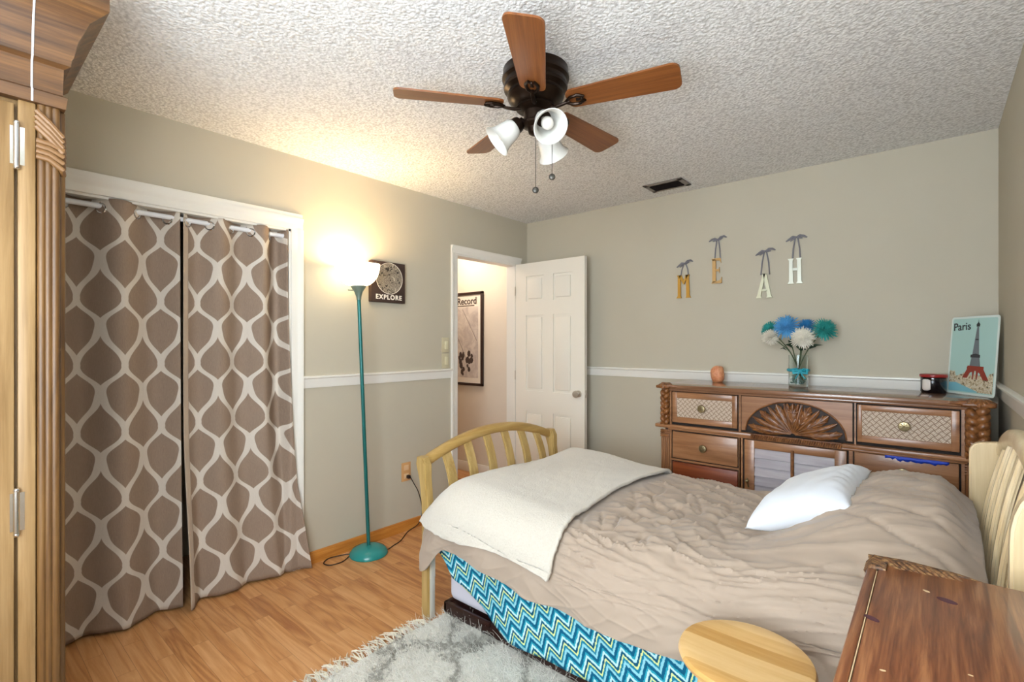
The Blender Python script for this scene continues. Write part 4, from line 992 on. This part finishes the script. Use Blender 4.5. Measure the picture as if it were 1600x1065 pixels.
head_post(FYB, .102, .955, .042, .042); head_post(NY - .004, .126, 1.02, .055, .13)
arch_rail(HX + .082, .925, 1.040, .030, 'head_rail', 'birch', 1, .024)
finish('head_cross_rail', MB().box(HX + .005, NY, .34, HX + .030, FYB, .46, .006), 'birch', bed)
for k in range(6):
    q = (k + 1) / 7; y = NY + (FYB - NY) * q; zt = .925 + .110 * (1 - (2 * q - 1) ** 2)
    slat(y, HX + .016, 1, .44, zt, .066, .0115, .010, 'head_slat', 'birch', .62)
finish('side_rail', MB().box(FXB + .02, NY + .046, .30, HX + .01, NY + .066, .42, .004), 'espresso', bed)
finish('side_rail', MB().box(FXB + .02, FYB - .034, .30, HX + .01, FYB - .012, .42, .004), 'espresso', bed)
finish('bed_mattress', MB().box(FXB + .05, NY + .070, .40, HX - .0, FYB - .045, .585, .04, seg=4), 'mattress', bed)

# comforter surface
DX_0, DX_1 = -1.842, .108
def hem_z(x):
    z = .262 + .135 * sm(-1.84, -1.68, x) - .045 * sm(-1.62, -1.20, x)
    return z + .09 * sm(-.55, -.15, x)
def top_z(x, y):
    z = .628 + .030 * sm(-1.2, -1.55, x) - .13 * (sm(-1.66, -1.88, x) ** 1.3)
    pil = sm(-.56, -.10, x) * (1 - .45 * sm(.0, .13, x))
    edge = sm(1.52, 2.00, y) * (1 - .5 * sm(2.48, 2.66, y))
    z += .175 * pil * edge + .03 * pil
    z += .010 * math.sin(x * 5.1 + 1) * math.sin(y * 6.3)
    return z
YN, YF = 1.492, 2.640
def duvet_pt(x, t_, off=0.0, wr=1.0, zcut=None):
    # t_: 0 near hem .. 1 far hem
    zh = hem_z(x); r_y, r_z = .17, .14
    yn = YN + .006 * math.sin(x * 9) - .012 * sm(.45, .30, zh)
    if t_ < .24:
        q = t_ / .24; zt = top_z(x, yn + r_y) - r_z; y = yn + .012 * q; z = zh + (zt - zh) * q
        y -= .05 * (zt - zh) * math.sin(q * PI)
    elif t_ < .42:
        q = (t_ - .24) / .18; a_ = q * PI / 2; zt = top_z(x, yn + r_y)
        y = yn + .012 + (r_y - .012) * (1 - math.cos(a_)); z = zt - r_z + r_z * math.sin(a_)
        y_t = y
    elif t_ < .80:
        q = (t_ - .42) / .38; y = yn + r_y + (YF - .10 - yn - r_y) * q; z = top_z(x, y)
    elif t_ < .90:
        q = (t_ - .80) / .10; a_ = q * PI / 2; zt = top_z(x, YF - .10); y = YF - .10 + .10 * math.sin(a_); z = zt - .09 * (1 - math.cos(a_))
    else:
        q = (t_ - .90) / .10; zt = top_z(x, YF - .10) - .09; y = YF; z = zt - (zt - .44) * q
    return Vector((x, y, z))
def ridge(v, p=3): return (1 - min(1, abs(noise.noise(v)) * 1.6)) ** p
def duvet_disp(x, y, z, t_):
    side = sm(.40, .15, t_); top_ = 1 - side
    s_ = y - z * side
    cov = 1 - .88 * sm(-1.02, -1.12, x) * sm(.10, .20, t_)           # pressed flat under the throw
    ed = sm(.11, .02, x)
    def rot(a): return x * math.cos(a) + s_ * math.sin(a), -x * math.sin(a) + s_ * math.cos(a)
    d_ = .016 * noise.noise(Vector((x * 2.2, s_ * 3.0, 3.1)))
    a_, b_ = rot(-.45)                                                # creases pulled out of the throw, running down the bed
    d_ += .013 * ridge(Vector((a_ * 2.6, b_ * 15, 1.3)), 5) * sm(-.15, -.7, x) * (1 - .6 * side)
    a_, b_ = rot(-1.15)                                               # short buckles across
    d_ -= .014 * ridge(Vector((a_ * 5, b_ * 14, 7.7)), 5) * sm(-.35, -.75, x) * sm(1.45, 1.62, y) * sm(2.5, 2.1, y) * (1 - .4 * side)
    a_, b_ = rot(.30)
    d_ += .010 * ridge(Vector((a_ * 2.2, b_ * 19, 2.2)), 5) * (.4 + .6 * top_)
    for (s0, amp, sl) in ((1.28, .006, -.28), (1.66, .006, -.16), (2.02, .005, -.12), (2.30, .005, -.08)):
        w_ = (s_ - s0 - sl * (x + .9)) / .009; d_ -= amp * math.exp(-w_ * w_)
    pm_ = sm(-.50, -.10, x) * sm(1.45, 1.8, y)                        # folds raked over the pillow mound
    d_ -= .018 * pm_ * ridge(Vector(((x * .85 - y * .5) * 2.2, (x * .5 + y * .85) * 9.0, 4.4)), 5)
    pn = sm(-.75, -.3, x) * side                                      # pinched folds on the hanging side near the pillow
    d_ -= .024 * pn * ridge(Vector(((x * .7 + z * .7) * 2.0, (x * .7 - z * .7) * 8.0, 9.4)), 5)
    d_ += .010 * side * math.sin(x * 15 + 2 * math.sin(x * 5)) * sm(.26, 0, t_)
    return d_ * cov * (.25 + .75 * ed)
def duvet_fn(off=0.0, k=1.0):
    def f(x, t_):
        p = duvet_pt(x, t_); e = .004
        pu = duvet_pt(x + e, t_) - duvet_pt(x - e, t_); pv = duvet_pt(x, min(1, t_ + e)) - duvet_pt(x, max(0, t_ - e))
        n = pv.cross(pu); n = n.normalized() if n.length > 1e-9 else Vector((0, -1, 0))
        if n.z < -.2 or (abs(n.z) < .2 and ((t_ < .3 and n.y > 0) or (t_ > .85 and n.y < 0))): n = -n
        return p + n * (duvet_disp(p.x, p.y, p.z, t_) * k + off)
    return f
df = duvet_fn()
b = MB().grid(lambda u, v: df(DX_0 + (DX_1 - DX_0) * u, v), 380, 240)
tag(finish('comforter', b, 'duvet', None, 80, .010), 'crumpled taupe comforter spread over the bed', 'comforter')
# cream throw over the foot of the bed
bf = duvet_fn(.016, 1.0)
def find_t(x, ztarget):
    lo, hi = 0.0, .42
    for _ in range(30):
        m_ = (lo + hi) / 2
        if bf(x, m_).z < ztarget: lo = m_
        else: hi = m_
    return lo
def throw_pt(u, v):
    zh = .485 - .012 * math.sin(u * 7) - .025 * u
    xr = -1.085 + .022 * math.sin(v * 9) - .035 * v
    xm = -1.86 + (xr + 1.86) * u
    t0 = find_t(max(xm, DX_0), zh); t_ = t0 + (.93 - t0) * v
    xl = -1.858 + .075 * sm(0, .22, v)
    x = xl + (xr - xl) * u
    p = bf(x, t_)
    p.z += .006 * abs(noise.noise(Vector((x * 4, t_ * 8, 2))))
    if u > .97: p.z -= 0
    return p
b = MB().grid(throw_pt, 110, 130)
o = finish('throw_blanket', b, 'sherpa', None, 80, .016); o.modifiers['thickness'].offset = 1; o.modifiers['thickness'].thickness = .014
tag(o, 'cream fleece throw draped over the foot of the bed', 'blanket')
# white scatter pillow from its four corners
A_, B_, C_, D_ = Vector((-.494, 1.825, .668)), Vector((-.470, 2.35, .672)), Vector((-.184, 2.45, .800)), Vector((-.205, 1.985, .762))
cn_ = (A_ + B_ + C_ + D_) / 4
npl = (B_ - A_).cross(D_ - A_).normalized()
if npl.z < 0: npl = -npl
def pil(side):
    def f(u, v):
        pu, pv = u * 2 - 1, v * 2 - 1
        pin = 1 - .11 * (1 - pu * pu) * (pv * pv) - .11 * (1 - pv * pv) * (pu * pu)
        p = (A_ * (1 - u) + D_ * u) * (1 - v) + (B_ * (1 - u) + C_ * u) * v
        p = cn_ + (p - cn_) * pin
        h_ = (max(0, 1 - pu ** 4) * max(0, 1 - pv ** 4)) ** .5
        h_ *= .078 if side > 0 else .055
        wr = .006 * noise.noise(Vector((pu * 3, pv * 3, 5))) + .006 * math.sin(pv * 26 + 4 * pu) * sm(.55, 1, pu) * h_ / .1
        return p + npl * (side * h_ + .024 + wr * (h_ > 0))
    return f
b = MB().grid(pil(1), 48, 48); b.grid(pil(-1), 48, 48); bmesh.ops.remove_doubles(b.bm, verts=b.bm.verts[:], dist=.0008)
tag(finish('throw_pillow', b, 'pillow', None, 80), 'white square pillow lying near the head of the bed', 'pillow')

# trundle with its mattress, chevron sheet
tr = thing('trundle_bed', (-.85, 2.1, 0), 'dark wood trundle with white mattress pulled under the bed', 'trundle bed')
TX0 = -1.812
b = MB()
for (x0, y0, x1, y1) in ((TX0, 1.600, .02, 1.622), (TX0, 2.50, .02, 2.522), (TX0, 1.60, TX0 + .022, 2.52), (0, 1.60, .022, 2.52)): b.box(x0, y0, .026, x1, y1, .082, .006)
b.box(TX0 + .02, 1.62, .05, .0, 2.5, .07).box(-1.67, 1.591, .066, -1.50, 1.606, .092, .004)
for x in (-1.5, -.3):
    for y in (1.95, 2.35): b.tube([(x - .012, y, .022), (x + .012, y, .022)], .022, 12)
tf = finish('drawer_frame', b, 'espresso', tr)
finish('latch', MB().box(-1.375, 1.590, .045, -1.340, 1.602, .056, .003).ball((-1.358, 1.592, .051), .008), 'nickel', tf)
finish('end_board', MB().box(TX0 - .020, 1.70, .07, TX0 - .002, 2.50, .32, .004), 'espressored', tr)
finish('trundle_mattress', MB().box(TX0 + .006, 1.625, .083, .0, 2.5, .345, .035, seg=4), 'mattress', tr)
edge_pts = [(-1.83, 0.335), (-1.777, 0.294), (-1.727, 0.229), (-1.653, 0.211), (-1.538, 0.156), (-1.475, 0.11), (-1.386, 0.066), (-1.2, 0.07), (-0.9, 0.07), (0.02, 0.07)]
def lo_z(x):
    for (xa, za), (xb, zb) in zip(edge_pts, edge_pts[1:]):
        if x <= xb: return za + (zb - za) * (x - xa) / (xb - xa)
    return .022
def chev(u, v):
    x = -1.815 + 1.835 * u; zl = lo_z(x); z = zl + (.405 - zl) * v
    y = 1.580 + .016 * v + .006 * math.sin(x * 11) * (1 - v) - .004 * math.sin(x * 23 + z * 9) * (1 - v)
    return Vector((x, y, z))
b = MB().grid(chev, 120, 20, lambda u, v: ((-1.815 + 1.835 * u) + .45 * chev(u, v).z, chev(u, v).z * .9 - .55 * (-1.815 + 1.835 * u)))
tag(finish('chevron_sheet', b, 'chevron', None, 60, .003), 'teal and lime chevron sheet hanging below the comforter', 'sheet')

# ------------------------------------------------------------------ rug
RX0, RX1, RY0, RY1 = -1.830, -.13, .30, 1.80
ru = thing('rug', ((RX0 + RX1) / 2, (RY0 + RY1) / 2, 0), 'cream and grey shag rug with tassels beside the bed', 'rug')
def rugf(u, v):
    x = RX0 + (RX1 - RX0) * u; y = RY0 + (RY1 - RY0) * v; e = min(u * (RX1 - RX0), (1 - u) * (RX1 - RX0), v * (RY1 - RY0), (1 - v) * (RY1 - RY0))
    return Vector((x, y, .003 + .015 * sm(0, .02, e) + .006 * noise.noise(Vector((x * 60, y * 60, 0))) * sm(0, .03, e)))
b = MB().grid(rugf, 200, 150); b.box(RX0, RY0, .0005, RX1, RY1, .003)
pile = finish('pile', b, 'rug', ru, 80); pile['kind'] = 'stuff'
pm = pile.modifiers.new('pile', 'PARTICLE_SYSTEM'); ps = pile.particle_systems[0].settings
ps.type = 'HAIR'; ps.count = 42000; ps.hair_length = .026; ps.hair_step = 3; ps.root_radius = .16; ps.tip_radius = .07; ps.radius_scale = .012
ps.brownian_factor = .012; ps.use_advanced_hair = True; ps.factor_random = .006; ps.tangent_factor = .004; ps.render_step = 3; ps.use_close_tip = False
rnd = random.Random(11); tass = None
y = RY0 + .01
k = 0
while y < 1.51:
    b = MB()
    for s_ in range(5):
        a_ = rnd.uniform(-.5, .5); L = rnd.uniform(.055, .095); c_ = rnd.uniform(-.9, .9)
        p0 = Vector((RX0 + .004, y + rnd.uniform(-.008, .008), .007))
        b.tube([p0, p0 + Vector((-L * .4, L * .4 * math.sin(a_), .006)), p0 + Vector((-L * .8, L * .6 * math.sin(a_ + c_ * .6), .003 - .001)), p0 + Vector((-L, L * (.5 * math.sin(a_) + .5 * c_), -.003))], [.0035, .003, .0025, .0018], 5)
    finish('tassel', b, 'fringe', ru); y += rnd.uniform(.030, .048)

# ------------------------------------------------------------------ stool
SX, SY, SZ, SR = -.342, 1.246, .600, .149
so = thing('stool', (SX, SY, 0), 'round light wood bar stool in front of the bed', 'stool')
finish('seat', MB().lathe([(.001, SZ - .030), (SR - .018, SZ - .030), (SR - .004, SZ - .022), (SR, SZ - .012), (SR - .004, SZ - .003), (SR - .014, SZ), (.10, SZ - .001), (.001, SZ - .003)], (SX, SY, 0), 56), 'stool', so)
legs = []
for k in range(4):
    a_ = R(40 + 90 * k); t0 = Vector((SX + .088 * math.cos(a_), SY + .088 * math.sin(a_), SZ - .026)); t1 = Vector((SX + .165 * math.cos(a_), SY + .165 * math.sin(a_), .019)); legs.append((t0, t1))
    finish('leg', MB().tube([t0, t0 + (t1 - t0) * .5, t1], [.016, .018, .014], 14), 'stool', so)
for k in range(4):
    q = .42 if k % 2 else .55; q2 = .72
    for qq in (q, q2):
        p_, r_ = legs[k], legs[(k + 1) % 4]
        finish('rung', MB().tube([p_[0] + (p_[1] - p_[0]) * qq, r_[0] + (r_[1] - r_[0]) * qq], .0095, 10), 'stool', so)

# ------------------------------------------------------------------ chest at the lower right (front faces -x)
CZt = .85; cx0, cx1, cy0, cy1 = -.110, .235, .50, 1.385
chs = thing('nightstand', (.06, .95, 0), 'reddish pine chest top with a carved corner at the lower right', 'nightstand')
finish('carcass', MB().box(cx0 + .025, cy0 + .02, .05, cx1, cy1 - .025, CZt - .03).box(cx0 + .04, cy0 + .04, 0, cx1 - .01, cy1 - .05, .05), 'chest', chs)
b = MB().box(cx0 + .018, cy0, CZt - .028, cx1, cy1 - .004, CZt, .004); finish('chest_top', b, 'chest', chs)
b = MB().box(cx0 - .002, cy0, CZt - .030, cx0 + .0165, cy1 - .07, CZt - .001, .006); finish('edge_moulding', b, 'chest', chs)
for k, (z0, z1) in enumerate(((.60, .80), (.35, .58), (.09, .33))):
    d_ = finish('drawer', MB().box(cx0 + .006, cy0 + .08, z0, cx0 + .03, cy1 - .10, z1, .004), 'chest', chs)
    finish('knob', MB().lathe([(.009, 0), (.007, .012), (.018, .018), (.018, .026), (.001, .030)], (cx0 + .006, (cy0 + cy1) / 2, (z0 + z1) / 2), 18, Matrix.Rotation(R(-90), 4, 'Y')), 'pewter', d_)
finish('worn_edge', MB().box(cx0 + .0165, cy0, CZt - .006, cx0 + .0180, cy1 - .085, CZt + .0003), 'worn', chs)
for (kx_, ky_, kr_, ka_, mm_) in ((cx0 + .128, cy1 - .150, .016, -20, 'knot'), (cx0 + .026, cy1 - .315, .013, -30, 'knot'), (cx0 + .098, cy1 - .128, .006, -30, 'worn'), (cx0 + .150, cy1 - .405, .003, 0, 'worn'), (cx0 + .052, cy1 - .475, .004, 20, 'worn')):
    finish('wood_knot' if mm_ == 'knot' else 'chip', MB().prism([(kx_ + kr_ * math.cos(q_) * math.cos(R(ka_)) - kr_ * .55 * math.sin(q_) * math.sin(R(ka_)), ky_ + kr_ * math.cos(q_) * math.sin(R(ka_)) + kr_ * .55 * math.sin(q_) * math.cos(R(ka_)), CZt) for q_ in [2 * PI * k / 16 for k in range(16)]], (0, 0, .0004)), mm_, chs)
b = MB().box(cx0 - .006, cy1 - .075, CZt - .034, cx0 + .03, cy1 + .006, CZt - .004, .012)
org = Vector((cx0 + .004, cy1 - .012, CZt - .002))
for i in range(10):
    q = i / 9; st_ = Vector((cx0 + .002 + .125 * q, cy1 - .002 - .006 * q, CZt - .004)); L = .072 * (1 - .5 * q)
    b.tube([st_, st_ + Vector((L * .35, -L * .30, .008)), st_ + Vector((L * .75, -L * .62, .001))], [.007, .0075 * (1 - .3 * q), .003], 8, .9)
for i in range(5):
    st_ = Vector((cx0 + .010, cy1 - .010 - i * .013, CZt - .006)); b.tube([st_ + Vector((-.014, 0, -.010)), st_ + Vector((0, -.002, .006)), st_ + Vector((.022, -.008, .006))], [.006, .009, .004], 8)
b.tube([(cx0 - .004, cy1 + .002, CZt - .010), (cx0 + .06, cy1 + .004, CZt - .004), (cx0 + .15, cy1 - .002, CZt - .002), (cx0 + .20, cy1 - .006, CZt - .006)], [.012, .010, .006, .003], 8)
finish('carved_corner', b, 'weathered', chs, 60)
